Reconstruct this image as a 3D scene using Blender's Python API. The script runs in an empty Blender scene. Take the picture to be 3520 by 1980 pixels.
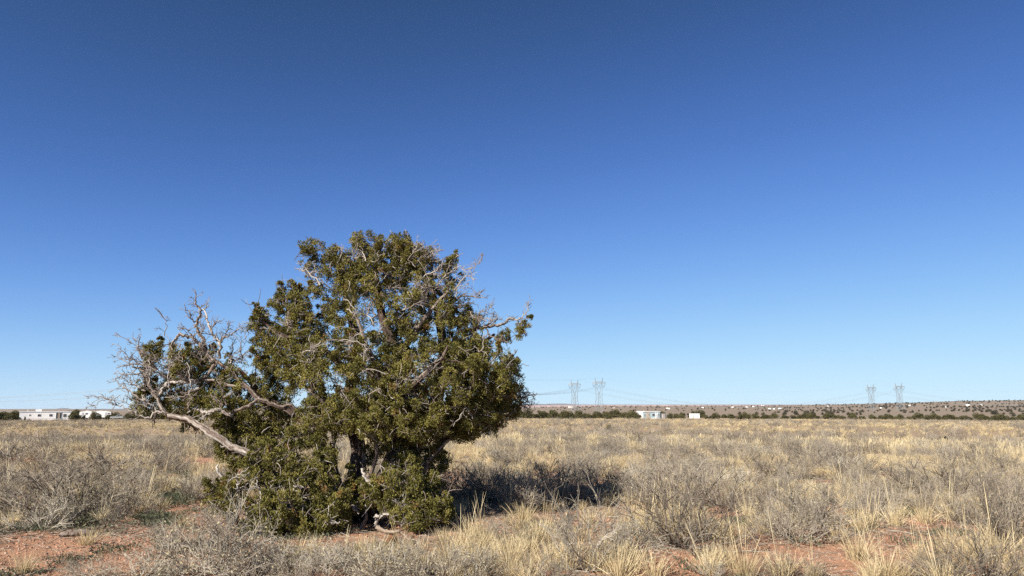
import bpy, math, random
import numpy as np

random.seed(7)
RNG = np.random.default_rng(7)
SC = bpy.context.scene
COL = SC.collection
R = math.radians

# ------------------------------------------------------------------ camera, sky, sun, exposure
F = 2513.0                       # focal length in pixels of the 3520 px wide photograph
CX, CY, HZ = 1760.0, 990.0, 1400.0
EYE = 1.6
PITCH = math.atan((HZ - CY) / F)
cam_d = bpy.data.cameras.new('camera')
cam_d.sensor_width = 36.0
cam_d.lens = 36.0 * F / 3520.0
cam_d.clip_start = 0.1
cam_d.clip_end = 40000.0
cam = bpy.data.objects.new('camera', cam_d)
COL.objects.link(cam)
cam.location = (0, 0, EYE)
cam.rotation_euler = (math.pi / 2 + PITCH, 0, 0)
SC.camera = cam

SUN_EL, SUN_AZ = R(35.0), R(180.0 + 39.0)       # azimuth clockwise from +Y: behind the camera, to its left
TO_SUN = np.array([math.sin(SUN_AZ) * math.cos(SUN_EL), math.cos(SUN_AZ) * math.cos(SUN_EL), math.sin(SUN_EL)])
world = bpy.data.worlds.new('World')
SC.world = world
world.use_nodes = True
wn = world.node_tree
bg = wn.nodes['Background']
sky = wn.nodes.new('ShaderNodeTexSky')
sky.sky_type = 'NISHITA'
sky.sun_disc = False
sky.sun_elevation = SUN_EL
sky.sun_rotation = SUN_AZ
sky.altitude = 1800.0
sky.air_density = 0.6
sky.dust_density = 0.0
sky.ozone_density = 3.0
# one tone response for the whole sky (a phone camera's contrast and shoulder), the same in every direction
sep = wn.nodes.new('ShaderNodeSeparateColor')
com = wn.nodes.new('ShaderNodeCombineColor')
wn.links.new(sky.outputs['Color'], sep.inputs[0])


def sky_math(op, a, b):
    n = wn.nodes.new('ShaderNodeMath')
    n.operation = op
    for q, v in enumerate((a, b)):
        if isinstance(v, float):
            n.inputs[q].default_value = v
        else:
            wn.links.new(v, n.inputs[q])
    return n.outputs[0]


for ch, (g_, k_, a_) in enumerate(((1.697, 0.1252, 1.413), (1.714, 0.1194, 1.0535), (2.529, 0.0601, 0.9917))):
    x_ = sky_math('MULTIPLY', sky_math('POWER', sep.outputs[ch], g_), k_)
    d_ = sky_math('ADD', sky_math('MULTIPLY', x_, a_ / 10), 0.1)
    wn.links.new(sky_math('DIVIDE', x_, d_), com.inputs[ch])
wn.links.new(com.outputs[0], bg.inputs['Color'])
EXPOSURE = 0.9
bg.inputs['Strength'].default_value = 0.104 / 2 ** EXPOSURE

sun_d = bpy.data.lights.new('sun', 'SUN')
sun_d.energy = 5.0
sun_d.angle = R(0.5)
sun_d.color = (1.0, 0.93, 0.82)
sun = bpy.data.objects.new('sun', sun_d)
COL.objects.link(sun)
sun.location = (-20, -20, 30)
sun.rotation_euler = (math.pi / 2 - SUN_EL, 0, -SUN_AZ + math.pi)

SC.view_settings.view_transform = 'Standard'
SC.view_settings.look = 'None'
SC.view_settings.exposure = EXPOSURE
SC.view_settings.gamma = 1.0
SC.view_settings.use_curve_mapping = False
SC.render.engine = 'CYCLES'
SC.cycles.max_bounces = 6
SC.cycles.diffuse_bounces = 3
SC.cycles.use_denoising = False

# ------------------------------------------------------------------ small maths
CP, SP = math.cos(PITCH), math.sin(PITCH)


def ray(px, py):
    u, v = (px - CX) / F, (CY - py) / F
    return np.array([u, CP - v * SP, SP + v * CP])


def at(px, py, y):
    d = ray(px, py)
    return np.array([0, 0, EYE]) + d * (y / d[1])


def proj(x, y, z):
    x, y, z = np.asarray(x, float), np.asarray(y, float), np.asarray(z, float) - EYE
    f = y * CP + z * SP
    v = -y * SP + z * CP
    f = np.where(f > 1e-3, f, 1e-3)
    return CX + F * x / f, CY - F * v / f


def vnoise(x, y, seed=0):
    x, y = np.asarray(x, float), np.asarray(y, float)
    xi, yi = np.floor(x).astype(np.int64), np.floor(y).astype(np.int64)
    fx, fy = x - xi, y - yi
    fx, fy = fx * fx * (3 - 2 * fx), fy * fy * (3 - 2 * fy)

    def h(a, b):
        n = (a * 374761393 + b * 668265263 + seed * 1442695041) & 0x7fffffff
        n = ((n ^ (n >> 13)) * 1274126177) & 0x7fffffff
        return ((n ^ (n >> 16)) & 0xffff) / 65535.0
    return (h(xi, yi) * (1 - fx) + h(xi + 1, yi) * fx) * (1 - fy) + (h(xi, yi + 1) * (1 - fx) + h(xi + 1, yi + 1) * fx) * fy


def fbm(x, y, seed=0, n=3):
    s, a, t = 0.0, 1.0, 0.0
    for i in range(n):
        s = s + a * vnoise(np.asarray(x) * 2 ** i, np.asarray(y) * 2 ** i, seed + i)
        t += a
        a *= 0.5
    return s / t


def sstep(a, b, x):
    t = np.clip((x - a) / (b - a), 0, 1)
    return t * t * (3 - 2 * t)


def tri_noise_fine(x, y, seed=0):
    return fbm(x, y, seed, 2)


# skyline of the rising ground in the distance: photograph column -> line
CREST_X = np.array([-3000, 0, 300, 700, 1500, 1830, 1900, 2060, 2300, 2495, 2700, 2900, 3140, 3285, 3520, 4400, 6000])
CREST_Y = np.array([1411, 1411, 1410, 1411, 1404, 1397, 1395.5, 1393, 1392, 1392, 1391, 1388, 1383.5, 1379, 1377.5, 1376, 1385])
CREST_R = 2600.0


def ground_z(x, y):
    x, y = np.asarray(x, float), np.asarray(y, float)
    r = np.sqrt(x * x + y * y)
    z = -2.9 * np.clip((r - 14) / 266.0, 0, None) * (r < 280) + np.where(r >= 280, -2.9 - 1.3 * sstep(280, 450, r), 0)
    # the far slope
    ang = np.arctan2(x, np.maximum(y, 1e-6))
    pxc = CX + F * np.tan(np.clip(ang, -1.3, 1.3)) / CP
    yc = np.interp(pxc, CREST_X, CREST_Y)
    zc = EYE + CREST_R * np.tan((HZ - yc - np.where(pxc < 2800, 3.2, 2.2)) / F)
    t = np.clip((r - 450) / (CREST_R - 450), 0, 1.0)
    back = sstep(CREST_R, 4600, r)
    w = sstep(-0.2, 0.3, np.where(y > 0, y, 0) / np.maximum(r, 1))
    rise = (zc + 4.2) * t ** 2.3
    z = z + np.where(r > 450, rise * (1 - back) + back * (-16 + 4.2), 0) * w + np.where(r > 450, (1 - w) * t * -6, 0)
    # local unevenness
    z = z + 0.10 * (fbm(x / 2.3, y / 2.3, 3) - 0.5) * np.clip(1.2 - r / 120, 0.15, 1)
    z = z + 0.5 * (vnoise(x / 21.0, y / 21.0, 9) - 0.5) * sstep(20, 60, r) * (1 - sstep(250, 500, r))
    z = z + 0.05 * (fbm(x / 0.45, y / 0.45, 5, 2) - 0.5) * (1 - sstep(20, 45, r))
    z = z + 1.6 * (fbm(x / 160.0, y / 160.0, 21) - 0.85) * sstep(600, 1500, r)
    return z


def gz(x, y):
    return float(ground_z(np.array([x]), np.array([y]))[0])


def on_ground(px, py):
    """point of the ground seen at a pixel of the photograph (fields nearer than the tree line)"""
    d = ray(px, py)
    z = 0.0
    for _ in range(25):
        t = (z - EYE) / d[2]
        z = 0.5 * z + 0.5 * gz(d[0] * t, d[1] * t)
    t = (z - EYE) / d[2]
    return np.array([d[0] * t, d[1] * t, gz(d[0] * t, d[1] * t)])


# ------------------------------------------------------------------ object helpers
def mesh_from(name, verts, faces, mats=(), tint=None, fmat=None, smooth=False):
    """faces: list of int arrays (n,k)"""
    me = bpy.data.meshes.new(name)
    verts = np.asarray(verts, np.float32)
    me.vertices.add(len(verts))
    me.vertices.foreach_set('co', verts.ravel())
    faces = [np.asarray(f, np.int32) for f in faces if len(f)]
    loops = np.concatenate([f.ravel() for f in faces])
    tot = np.concatenate([np.full(len(f), f.shape[1], np.int32) for f in faces])
    me.loops.add(len(loops))
    me.loops.foreach_set('vertex_index', loops)
    me.polygons.add(len(tot))
    me.polygons.foreach_set('loop_start', np.concatenate([[0], np.cumsum(tot)[:-1]]).astype(np.int32))
    me.polygons.foreach_set('loop_total', tot)
    if fmat is not None:
        me.polygons.foreach_set('material_index', np.asarray(fmat, np.int32))
    me.polygons.foreach_set('use_smooth', np.full(len(tot), bool(smooth)))
    for m in mats:
        me.materials.append(m)
    if tint is not None:
        a = me.attributes.new('tint', 'FLOAT', 'POINT')
        a.data.foreach_set('value', np.asarray(tint, np.float32))
    me.update(calc_edges=True)
    return me


def link(name, me, parent=None, loc=None, rotz=None, scale=None):
    o = bpy.data.objects.new(name, me)
    COL.objects.link(o)
    if parent is not None:
        o.parent = parent
    if loc is not None:
        o.location = [float(v) for v in loc]
    if rotz is not None:
        o.rotation_euler = (0, 0, float(rotz))
    if scale is not None:
        o.scale = [float(v) for v in scale] if hasattr(scale, '__len__') else (float(scale),) * 3
    return o


def tag(o, label=None, cat=None, group=None, kind=None):
    if label:
        o['label'] = label
    if cat:
        o['category'] = cat
    if group:
        o['group'] = group
    if kind:
        o['kind'] = kind
    return o


def empty(name, loc, rotz=0.0):
    o = link(name, None, None, loc, rotz)
    o.empty_display_size = 0.3
    return o


class Acc:
    """collects vertices, quads, triangles and a tint per vertex"""

    def __init__(self):
        self.v, self.q, self.t, self.c, self.n = [], [], [], [], 0

    def add(self, v, q=None, t=None, c=0.5):
        v = np.asarray(v, float).reshape(-1, 3)
        self.v.append(v)
        if q is not None and len(q):
            self.q.append(np.asarray(q, np.int64) + self.n)
        if t is not None and len(t):
            self.t.append(np.asarray(t, np.int64) + self.n)
        self.c.append(np.full(len(v), c) if np.isscalar(c) else np.asarray(c, float))
        self.n += len(v)

    def tube(self, pts, rad, k=4, c=0.5, ridge=None):
        pts = np.asarray(pts, float)
        n = len(pts)
        rad = np.broadcast_to(np.asarray(rad, float), (n,))
        tg = np.empty_like(pts)
        tg[1:-1] = pts[2:] - pts[:-2]
        tg[0], tg[-1] = pts[1] - pts[0], pts[-1] - pts[-2]
        tg /= np.linalg.norm(tg, axis=1)[:, None] + 1e-9
        ref = np.array([0.31, 0.77, 0.55]) if abs(tg[0] @ np.array([0.31, 0.77, 0.55])) < 0.85 else np.array([0.9, -0.4, 0.1])
        u = np.cross(tg[0], ref)
        u /= np.linalg.norm(u)
        U = [u]
        for i in range(1, n):
            u = u - tg[i] * (u @ tg[i])
            u = u / (np.linalg.norm(u) + 1e-9)
            U.append(u)
        U = np.array(U)
        W = np.cross(tg, U)
        a = np.arange(k) * (2 * math.pi / k)
        rr = rad[:, None] * (np.ones((n, k)) if ridge is None else ridge)
        v = pts[:, None, :] + rr[..., None] * (U[:, None, :] * np.cos(a)[None, :, None] + W[:, None, :] * np.sin(a)[None, :, None])
        i, j = np.meshgrid(np.arange(n - 1), np.arange(k), indexing='ij')
        j2 = (j + 1) % k
        q = np.stack([i * k + j, i * k + j2, (i + 1) * k + j2, (i + 1) * k + j], -1).reshape(-1, 4)
        vv = np.concatenate([v.reshape(-1, 3), pts[-1:] + tg[-1:] * rad[-1]])
        jj = np.arange(k)
        t = np.stack([(n - 1) * k + jj, (n - 1) * k + (jj + 1) % k, np.full(k, n * k)], -1)
        if not np.isscalar(c):
            c = np.asarray(c, float)
            c = np.concatenate([np.repeat(c, k), c[-1:]])
        self.add(vv, q, t, c)

    def box(self, c, s, tint=0.5, rotz=0.0):
        c, s = np.asarray(c, float), np.asarray(s, float) / 2
        p = np.array([[x, y, z] for z in (-1, 1) for y in (-1, 1) for x in (-1, 1)], float) * s
        if rotz:
            cr, sr = math.cos(rotz), math.sin(rotz)
            p = np.stack([p[:, 0] * cr - p[:, 1] * sr, p[:, 0] * sr + p[:, 1] * cr, p[:, 2]], -1)
        self.add(p + c, [[0, 2, 3, 1], [4, 5, 7, 6], [0, 1, 5, 4], [2, 6, 7, 3], [0, 4, 6, 2], [1, 3, 7, 5]], None, tint)

    def prism(self, poly, axis, lo, hi, tint=0.5):
        """extrude a polygon given in the two other axes (convex) along axis 0 or 1"""
        n = len(poly)
        P = np.array(poly, float)
        a = np.zeros((2 * n, 3))
        o = [i for i in range(3) if i != axis]
        a[:n, o[0]], a[:n, o[1]], a[:n, axis] = P[:, 0], P[:, 1], lo
        a[n:, o[0]], a[n:, o[1]], a[n:, axis] = P[:, 0], P[:, 1], hi
        q = [[i, (i + 1) % n, n + (i + 1) % n, n + i] for i in range(n)]
        t = [[0, i, i + 1] for i in range(1, n - 1)] + [[n, n + i + 1, n + i] for i in range(1, n - 1)]
        self.add(a, q, t, tint)

    def mesh(self, name, mats=(), smooth=False):
        f = []
        if self.q:
            f.append(np.concatenate(self.q))
        if self.t:
            f.append(np.concatenate(self.t))
        return mesh_from(name, np.concatenate(self.v), f, mats, np.concatenate(self.c), None, smooth)

    def obj(self, name, mats, parent=None, smooth=False, **kw):
        return link(name, self.mesh(name, mats if isinstance(mats, (list, tuple)) else [mats], smooth), parent, **kw)


def unit(v):
    v = np.asarray(v, float)
    return v / (np.linalg.norm(v) + 1e-9)


def rand_unit(n=None):
    v = RNG.normal(size=(n, 3) if n else 3)
    return v / np.linalg.norm(v, axis=-1, keepdims=True)


# ------------------------------------------------------------------ materials
def new_mat(name):
    m = bpy.data.materials.new(name)
    m.use_nodes = True
    nt = m.node_tree
    return m, nt, nt.nodes['Principled BSDF']


def node(nt, t, **kw):
    n = nt.nodes.new(t)
    for k, v in kw.items():
        setattr(n, k, v)
    return n


ALB = 0.79


def ramp(nt, stops, fac=None, k=1.0):
    r = node(nt, 'ShaderNodeValToRGB')
    e = r.color_ramp.elements
    while len(e) < len(stops):
        e.new(0.5)
    for i, (p, c) in enumerate(stops):
        e[i].position = p
        e[i].color = (*[k * v for v in c], 1)
    if fac is not None:
        nt.links.new(fac, r.inputs[0])
    return r.outputs[0]


def math_n(nt, op, a, b=None, clamp=False):
    m = node(nt, 'ShaderNodeMath', operation=op, use_clamp=clamp)
    for i, v in enumerate((a, b)):
        if v is None:
            continue
        if isinstance(v, (int, float)):
            m.inputs[i].default_value = v
        else:
            nt.links.new(v, m.inputs[i])
    return m.outputs[0]


def noise_n(nt, scale, detail=3, coord='Object', rough=0.6, stretch=None):
    tc = node(nt, 'ShaderNodeTexCoord')
    src = tc.outputs[coord]
    if stretch:
        mp = node(nt, 'ShaderNodeMapping')
        mp.inputs['Scale'].default_value = stretch
        nt.links.new(src, mp.inputs[0])
        src = mp.outputs[0]
    n = node(nt, 'ShaderNodeTexNoise')
    n.inputs['Scale'].default_value = scale
    n.inputs['Detail'].default_value = detail
    n.inputs['Roughness'].default_value = rough
    nt.links.new(src, n.inputs['Vector'])
    return n.outputs['Fac']


def mix_rgb(nt, fac, a, b, blend='MIX'):
    m = node(nt, 'ShaderNodeMix', data_type='RGBA', blend_type=blend)
    for s, v in ((0, fac), (6, a), (7, b)):
        if isinstance(v, (int, float)):
            m.inputs[s].default_value = v
        elif isinstance(v, tuple):
            m.inputs[s].default_value = (*v, 1)
        else:
            nt.links.new(v, m.inputs[s])
    return m.outputs[2]


def bump(nt, bsdf, h, strength, dist):
    b = node(nt, 'ShaderNodeBump')
    b.inputs['Strength'].default_value = strength
    b.inputs['Distance'].default_value = dist
    nt.links.new(h, b.inputs['Height'])
    nt.links.new(b.outputs[0], bsdf.inputs['Normal'])


def plain(name, col, rough=0.7, var=0.12, scale=3.0, metal=0.0, spec=0.3):
    m, nt, b = new_mat(name)
    n = noise_n(nt, scale, 4)
    lo = tuple(c * (1 - var) for c in col)
    hi = tuple(min(1, c * (1 + var)) for c in col)
    nt.links.new(ramp(nt, [(0.3, lo), (0.7, hi)], n), b.inputs['Base Color'])
    b.inputs['Roughness'].default_value = rough
    b.inputs['Metallic'].default_value = metal
    b.inputs['Specular IOR Level'].default_value = spec
    return m


def plant_mat(name, stops, rnd=0.35, trans=0.0, rough=0.75, noise=None, spec=0.05):
    """colour from the tint of each piece, shifted a little from plant to plant"""
    m, nt, b = new_mat(name)
    at_ = node(nt, 'ShaderNodeAttribute', attribute_name='tint')
    oi = node(nt, 'ShaderNodeObjectInfo')
    f = math_n(nt, 'MULTIPLY', at_.outputs['Fac'], 1 - rnd)
    f = math_n(nt, 'ADD', f, math_n(nt, 'MULTIPLY', oi.outputs['Random'], rnd), True)
    if noise:
        f = math_n(nt, 'ADD', f, math_n(nt, 'MULTIPLY', math_n(nt, 'SUBTRACT', noise_n(nt, noise[0], 3), 0.5), noise[1]), True)
    c = ramp(nt, stops, f, ALB)
    nt.links.new(c, b.inputs['Base Color'])
    b.inputs['Roughness'].default_value = rough
    b.inputs['Specular IOR Level'].default_value = spec
    if trans:
        tr = node(nt, 'ShaderNodeBsdfTranslucent')
        nt.links.new(c, tr.inputs['Color'])
        mx = node(nt, 'ShaderNodeMixShader')
        mx.inputs[0].default_value = trans
        nt.links.new(b.outputs[0], mx.inputs[1])
        nt.links.new(tr.outputs[0], mx.inputs[2])
        nt.links.new(mx.outputs[0], nt.nodes['Material Output'].inputs['Surface'])
    return m


M_foliage = plant_mat('juniper_scale_leaves', [(0.0, (0.050, 0.053, 0.018)), (0.45, (0.182, 0.168, 0.050)), (0.8, (0.31, 0.270, 0.080)), (0.93, (0.25, 0.20, 0.07)), (1.0, (0.26, 0.13, 0.05))], 0.0, 0.0, 1.0, spec=0.0)
M_farleaf = plant_mat('far_juniper_leaves', [(0.0, (0.055, 0.054, 0.024)), (0.6, (0.118, 0.110, 0.048)), (1.0, (0.19, 0.17, 0.08))], 0.35, 0.0, 0.7)
M_hilljuniper = plant_mat('hazed_hill_juniper_leaves', [(0.0, (0.055, 0.050, 0.036)), (0.6, (0.095, 0.086, 0.058)), (1.0, (0.14, 0.12, 0.08))], 0.35, 0.0, 0.9)  # greyed leaf tones: haze over the far slope put into the colour
M_twig = plant_mat('shrub_twigs', [(0.0, (0.10, 0.082, 0.064)), (0.35, (0.235, 0.198, 0.155)), (0.65, (0.37, 0.32, 0.255)), (1.0, (0.56, 0.51, 0.42))], 0.30, 0.0, 0.8)
M_shrubleaf = plant_mat('shrub_dry_leaves', [(0.0, (0.19, 0.175, 0.12)), (0.5, (0.36, 0.32, 0.23)), (1.0, (0.55, 0.49, 0.33))], 0.35, 0.15, 0.8)
M_twigpale = plant_mat('pale_shrub_twigs', [(0.0, (0.17, 0.15, 0.125)), (0.35, (0.33, 0.295, 0.24)), (0.65, (0.47, 0.425, 0.345)), (1.0, (0.68, 0.62, 0.50))], 0.30, 0.0, 0.8)
M_shrubleafpale = plant_mat('pale_shrub_dry_leaves', [(0.0, (0.26, 0.235, 0.15)), (0.5, (0.48, 0.42, 0.27)), (1.0, (0.66, 0.58, 0.38))], 0.35, 0.15, 0.8)
M_grass = plant_mat('dry_grass', [(0.0, (0.30, 0.23, 0.135)), (0.4, (0.60, 0.48, 0.285)), (0.75, (0.78, 0.65, 0.40)), (1.0, (0.88, 0.77, 0.51))], 0.40, 0.18, 0.7)
M_weed = plant_mat('green_weeds', [(0.0, (0.055, 0.066, 0.045)), (0.6, (0.115, 0.128, 0.082)), (1.0, (0.24, 0.225, 0.135))], 0.3, 0.1, 0.7)


def bark_mat(name, stops, sc=9.0, bump_s=0.5):
    m, nt, b = new_mat(name)
    at_ = node(nt, 'ShaderNodeAttribute', attribute_name='tint')
    n1 = noise_n(nt, sc, 5, rough=0.7)
    n2 = noise_n(nt, sc * 6, 3, stretch=(1, 1, 0.25))
    f = math_n(nt, 'ADD', at_.outputs['Fac'], math_n(nt, 'MULTIPLY', math_n(nt, 'SUBTRACT', n1, 0.5), 0.55))
    f = math_n(nt, 'ADD', f, math_n(nt, 'MULTIPLY', math_n(nt, 'SUBTRACT', n2, 0.5), 0.5), True)
    nt.links.new(ramp(nt, stops, f, ALB), b.inputs['Base Color'])
    b.inputs['Roughness'].default_value = 0.85
    b.inputs['Specular IOR Level'].default_value = 0.15
    bump(nt, b, n2, bump_s, 0.02)
    return m


M_bark = bark_mat('juniper_bark', [(0.0, (0.06, 0.042, 0.034)), (0.3, (0.15, 0.108, 0.085)), (0.6, (0.28, 0.232, 0.195)), (1.0, (0.54, 0.50, 0.445))])
M_rot = bark_mat('rotten_wood', [(0.0, (0.12, 0.065, 0.04)), (0.35, (0.30, 0.16, 0.08)), (0.6, (0.40, 0.31, 0.23)), (1.0, (0.58, 0.50, 0.41))], 14)
M_char = plain('charred_wood', (0.012, 0.011, 0.011), 0.9, 0.4, 12)
M_post = plain('weathered_post_wood', (0.14, 0.115, 0.095), 0.85, 0.25, 8)


def ground_mat():
    m, nt, b = new_mat('desert_soil')
    at_ = node(nt, 'ShaderNodeAttribute', attribute_name='tint')
    n1 = noise_n(nt, 0.9, 5)
    n2 = noise_n(nt, 14.0, 6, rough=0.75)
    n3 = noise_n(nt, 55.0, 3, rough=0.7)
    soil = ramp(nt, [(0.25, (0.38, 0.205, 0.125)), (0.5, (0.58, 0.325, 0.205)), (0.75, (0.70, 0.44, 0.30))], math_n(nt, 'ADD', math_n(nt, 'MULTIPLY', n1, 0.45), math_n(nt, 'MULTIPLY', n2, 0.55)), ALB)
    speck = ramp(nt, [(0.28, (0.42, 0.42, 0.42)), (0.48, (1, 1, 1)), (0.74, (1.25, 1.2, 1.15))], n3)
    soil = mix_rgb(nt, 1.0, soil, speck, 'MULTIPLY')
    litter = ramp(nt, [(0.3, (0.24, 0.19, 0.13)), (0.55, (0.42, 0.34, 0.22)), (0.75, (0.52, 0.43, 0.28))], n2, ALB)
    f = math_n(nt, 'ADD', at_.outputs['Fac'], math_n(nt, 'MULTIPLY', math_n(nt, 'SUBTRACT', n2, 0.5), 0.9), True)
    nearc = mix_rgb(nt, f, soil, litter)
    # slope beyond the tree line: mauve brown grass and earth with redder streaks
    at2 = node(nt, 'ShaderNodeAttribute', attribute_name='far')
    nf = noise_n(nt, 0.012, 6, rough=0.65, stretch=(1, 2.2, 1))
    nf2 = noise_n(nt, 0.11, 4, rough=0.7, stretch=(1, 1.6, 1))
    slope = ramp(nt, [(0.32, (0.215, 0.175, 0.13)), (0.48, (0.29, 0.235, 0.175)), (0.60, (0.335, 0.24, 0.172)), (0.75, (0.40, 0.245, 0.172))], math_n(nt, 'ADD', math_n(nt, 'MULTIPLY', nf, 0.65), math_n(nt, 'MULTIPLY', nf2, 0.35)), ALB)
    nt.links.new(mix_rgb(nt, at2.outputs['Fac'], nearc, slope), b.inputs['Base Color'])
    b.inputs['Roughness'].default_value = 0.95
    b.inputs['Specular IOR Level'].default_value = 0.1
    h = math_n(nt, 'ADD', math_n(nt, 'MULTIPLY', n2, 1.0), math_n(nt, 'MULTIPLY', n3, 0.5))
    bump(nt, b, h, 0.9, 0.05)
    return m


M_ground = ground_mat()
M_clod = plain('soil_clod', (0.37, 0.21, 0.14), 0.95, 0.35, 6.0)
M_stone = plain('pale_stone', (0.32, 0.23, 0.17), 0.9, 0.3, 8.0)
M_ridge_mauve = plain('ridge_earth', (0.135, 0.118, 0.122), 0.95, 0.25, 0.004)
M_ridge_pale = plain('pale_desert_earth', (0.40, 0.29, 0.255), 0.95, 0.12, 0.002)
M_ridge_blue = plain('hazed_mountain_rock', (0.17, 0.17, 0.185), 0.95, 0.15, 0.002)  # blue of distance haze put into the rock colour
M_white = plain('white_painted_siding', (0.84, 0.84, 0.82), 0.55, 0.05, 0.6)
M_whiteroof = plain('white_coated_roof', (0.82, 0.82, 0.80), 0.6, 0.05, 0.8)
M_blue = plain('pale_blue_siding', (0.42, 0.53, 0.56), 0.6, 0.06, 0.8)
M_beige = plain('beige_panel', (0.47, 0.40, 0.32), 0.7, 0.10, 0.9)
M_greywall = plain('grey_block_wall', (0.39, 0.36, 0.33), 0.8, 0.12, 1.5)
M_glass = plain('dark_window_glass', (0.035, 0.04, 0.045), 0.12, 0.2, 2.0, 0.0, 0.6)
M_dark = plain('dark_underside', (0.05, 0.048, 0.045), 0.8, 0.2, 2.0)
M_curtain = plain('brown_curtain', (0.30, 0.24, 0.17), 0.8, 0.2, 3.0)
M_frame = plain('aluminium_frame', (0.60, 0.60, 0.58), 0.45, 0.06, 2.0, 0.4)
M_truck = plain('silver_truck_paint', (0.46, 0.47, 0.46), 0.35, 0.05, 2.0, 0.3)
M_tyre = plain('tyre_rubber', (0.02, 0.02, 0.02), 0.85, 0.2, 4.0)
M_steel = plain('galvanised_steel', (0.22, 0.24, 0.255), 0.6, 0.08, 0.1, 0.2)
M_insul = plain('insulator_porcelain', (0.10, 0.095, 0.09), 0.5, 0.1, 0.5)
M_cable = plain('aluminium_cable', (0.22, 0.24, 0.25), 0.6, 0.05, 0.1)

# ------------------------------------------------------------------ ground
BARE = [(200, 1905, 330, 80), (2330, 1950, 230, 75), (2800, 1905, 300, 62), (3090, 1880, 180, 45), (1060, 1900, 120, 26),
        (640, 1592, 130, 20), (60, 1590, 100, 22), (2480, 1790, 90, 45), (3280, 1835, 110, 34), (290, 1560, 70, 12),
        (780, 1640, 90, 22), (2950, 1760, 60, 20), (620, 1780, 120, 30), (40, 1720, 60, 24), (3060, 1640, 80, 12), (480, 1642, 140, 16), (330, 1605, 110, 13), (110, 1660, 110, 16), (560, 1725, 130, 22), (880, 1560, 60, 10), (2100, 1660, 80, 14), (3380, 1720, 80, 16)]
GREEN = [(40, 1790, 160, 50), (130, 1790, 260, 44), (470, 1700, 240, 60), (300, 1740, 170, 40), (560, 1650, 160, 36), (2470, 1850, 70, 24), (3230, 1835, 90, 26),
         (950, 1880, 130, 24), (2580, 1800, 90, 34), (1300, 1890, 100, 22), (3130, 1760, 60, 16), (60, 1690, 90, 30), (2120, 1880, 60, 24), (520, 1800, 90, 26)]


def field(px, py, spots):
    s = np.zeros(np.shape(px))
    for (a, b, w, h) in spots:
        d = ((px - a) / w) ** 2 + ((py - b) / h) ** 2
        s = np.maximum(s, 1 - sstep(0.55, 1.25, d))
    return s


def build_ground():
    rings = np.concatenate([[0.0, 1.0, 2.0], np.geomspace(3.0, 9800.0, 455)])
    az = np.radians(np.concatenate([np.arange(-46, 46.01, 0.38), np.arange(50, 314, 4.0)]))
    nr, na = len(rings), len(az)
    rr, aa = np.meshgrid(rings, az, indexing='ij')
    x, y = rr * np.sin(aa), rr * np.cos(aa)
    z = ground_z(x, y)
    i, j = np.meshgrid(np.arange(nr - 1), np.arange(na), indexing='ij')
    j2 = (j + 1) % na
    q = np.stack([i * na + j, (i + 1) * na + j, (i + 1) * na + j2, i * na + j2], -1).reshape(-1, 4)
    px, py = proj(x, y, z)
    r = rr
    bare = field(px, py, BARE) * (r < 60)
    lit = 0.10 + 0.85 * sstep(12, 45, r) * 0.85 + 0.9 * (fbm(x / 1.6, y / 1.6, 31) - 0.5)
    lit = np.clip(lit - 0.9 * bare, 0, 1)
    lit = np.where((px < 900) & (r < 24), lit * 0.35, lit)
    me = mesh_from('ground', np.stack([x, y, z], -1).reshape(-1, 3), [q], [M_ground], lit.ravel(), None, True)
    a = me.attributes.new('far', 'FLOAT', 'POINT')
    a.data.foreach_set('value', sstep(290, 420, r).ravel().astype(np.float32))
    tag(link('ground', me), 'red brown desert soil with pale grass litter running to the horizon', kind='structure')


build_ground()


def ridge(name, dist, depth, xs, ys, low, mat, label, jag=0.0, seed=0):
    """a long low ridge far away: crest line given in photograph pixels, real width and slopes"""
    xx = np.linspace(xs[0], xs[-1], 420)
    yy = np.interp(xx, xs, ys) - jag * (fbm(xx / 30.0, xx * 0 + seed, seed, 4) - 0.5)
    base = np.stack([at(a, b, dist) for a, b in zip(xx, yy)])
    rows = []
    for t in np.linspace(-1, 1, 9):
        p = base.copy()
        p[:, 0] *= 1 + 0.5 * t * depth / dist
        p[:, 1] += 0.5 * t * depth
        k = (1 - abs(t) ** 1.3)
        gul = 1 - 0.35 * (vnoise(xx / 9.0, xx * 0 + seed + 1, seed + 2)) * (abs(t) > 0.05) * (abs(t) < 0.95)
        p[:, 2] = low + (base[:, 2] - low) * k * gul
        rows.append(p)
    v = np.concatenate(rows)
    n = len(xx)
    i, j = np.meshgrid(np.arange(8), np.arange(n - 1), indexing='ij')
    q = np.stack([i * n + j, i * n + j + 1, (i + 1) * n + j + 1, (i + 1) * n + j], -1).reshape(-1, 4)
    tag(link(name, mesh_from(name, v, [q], [mat], None, None, True)), label, kind='structure')


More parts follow.
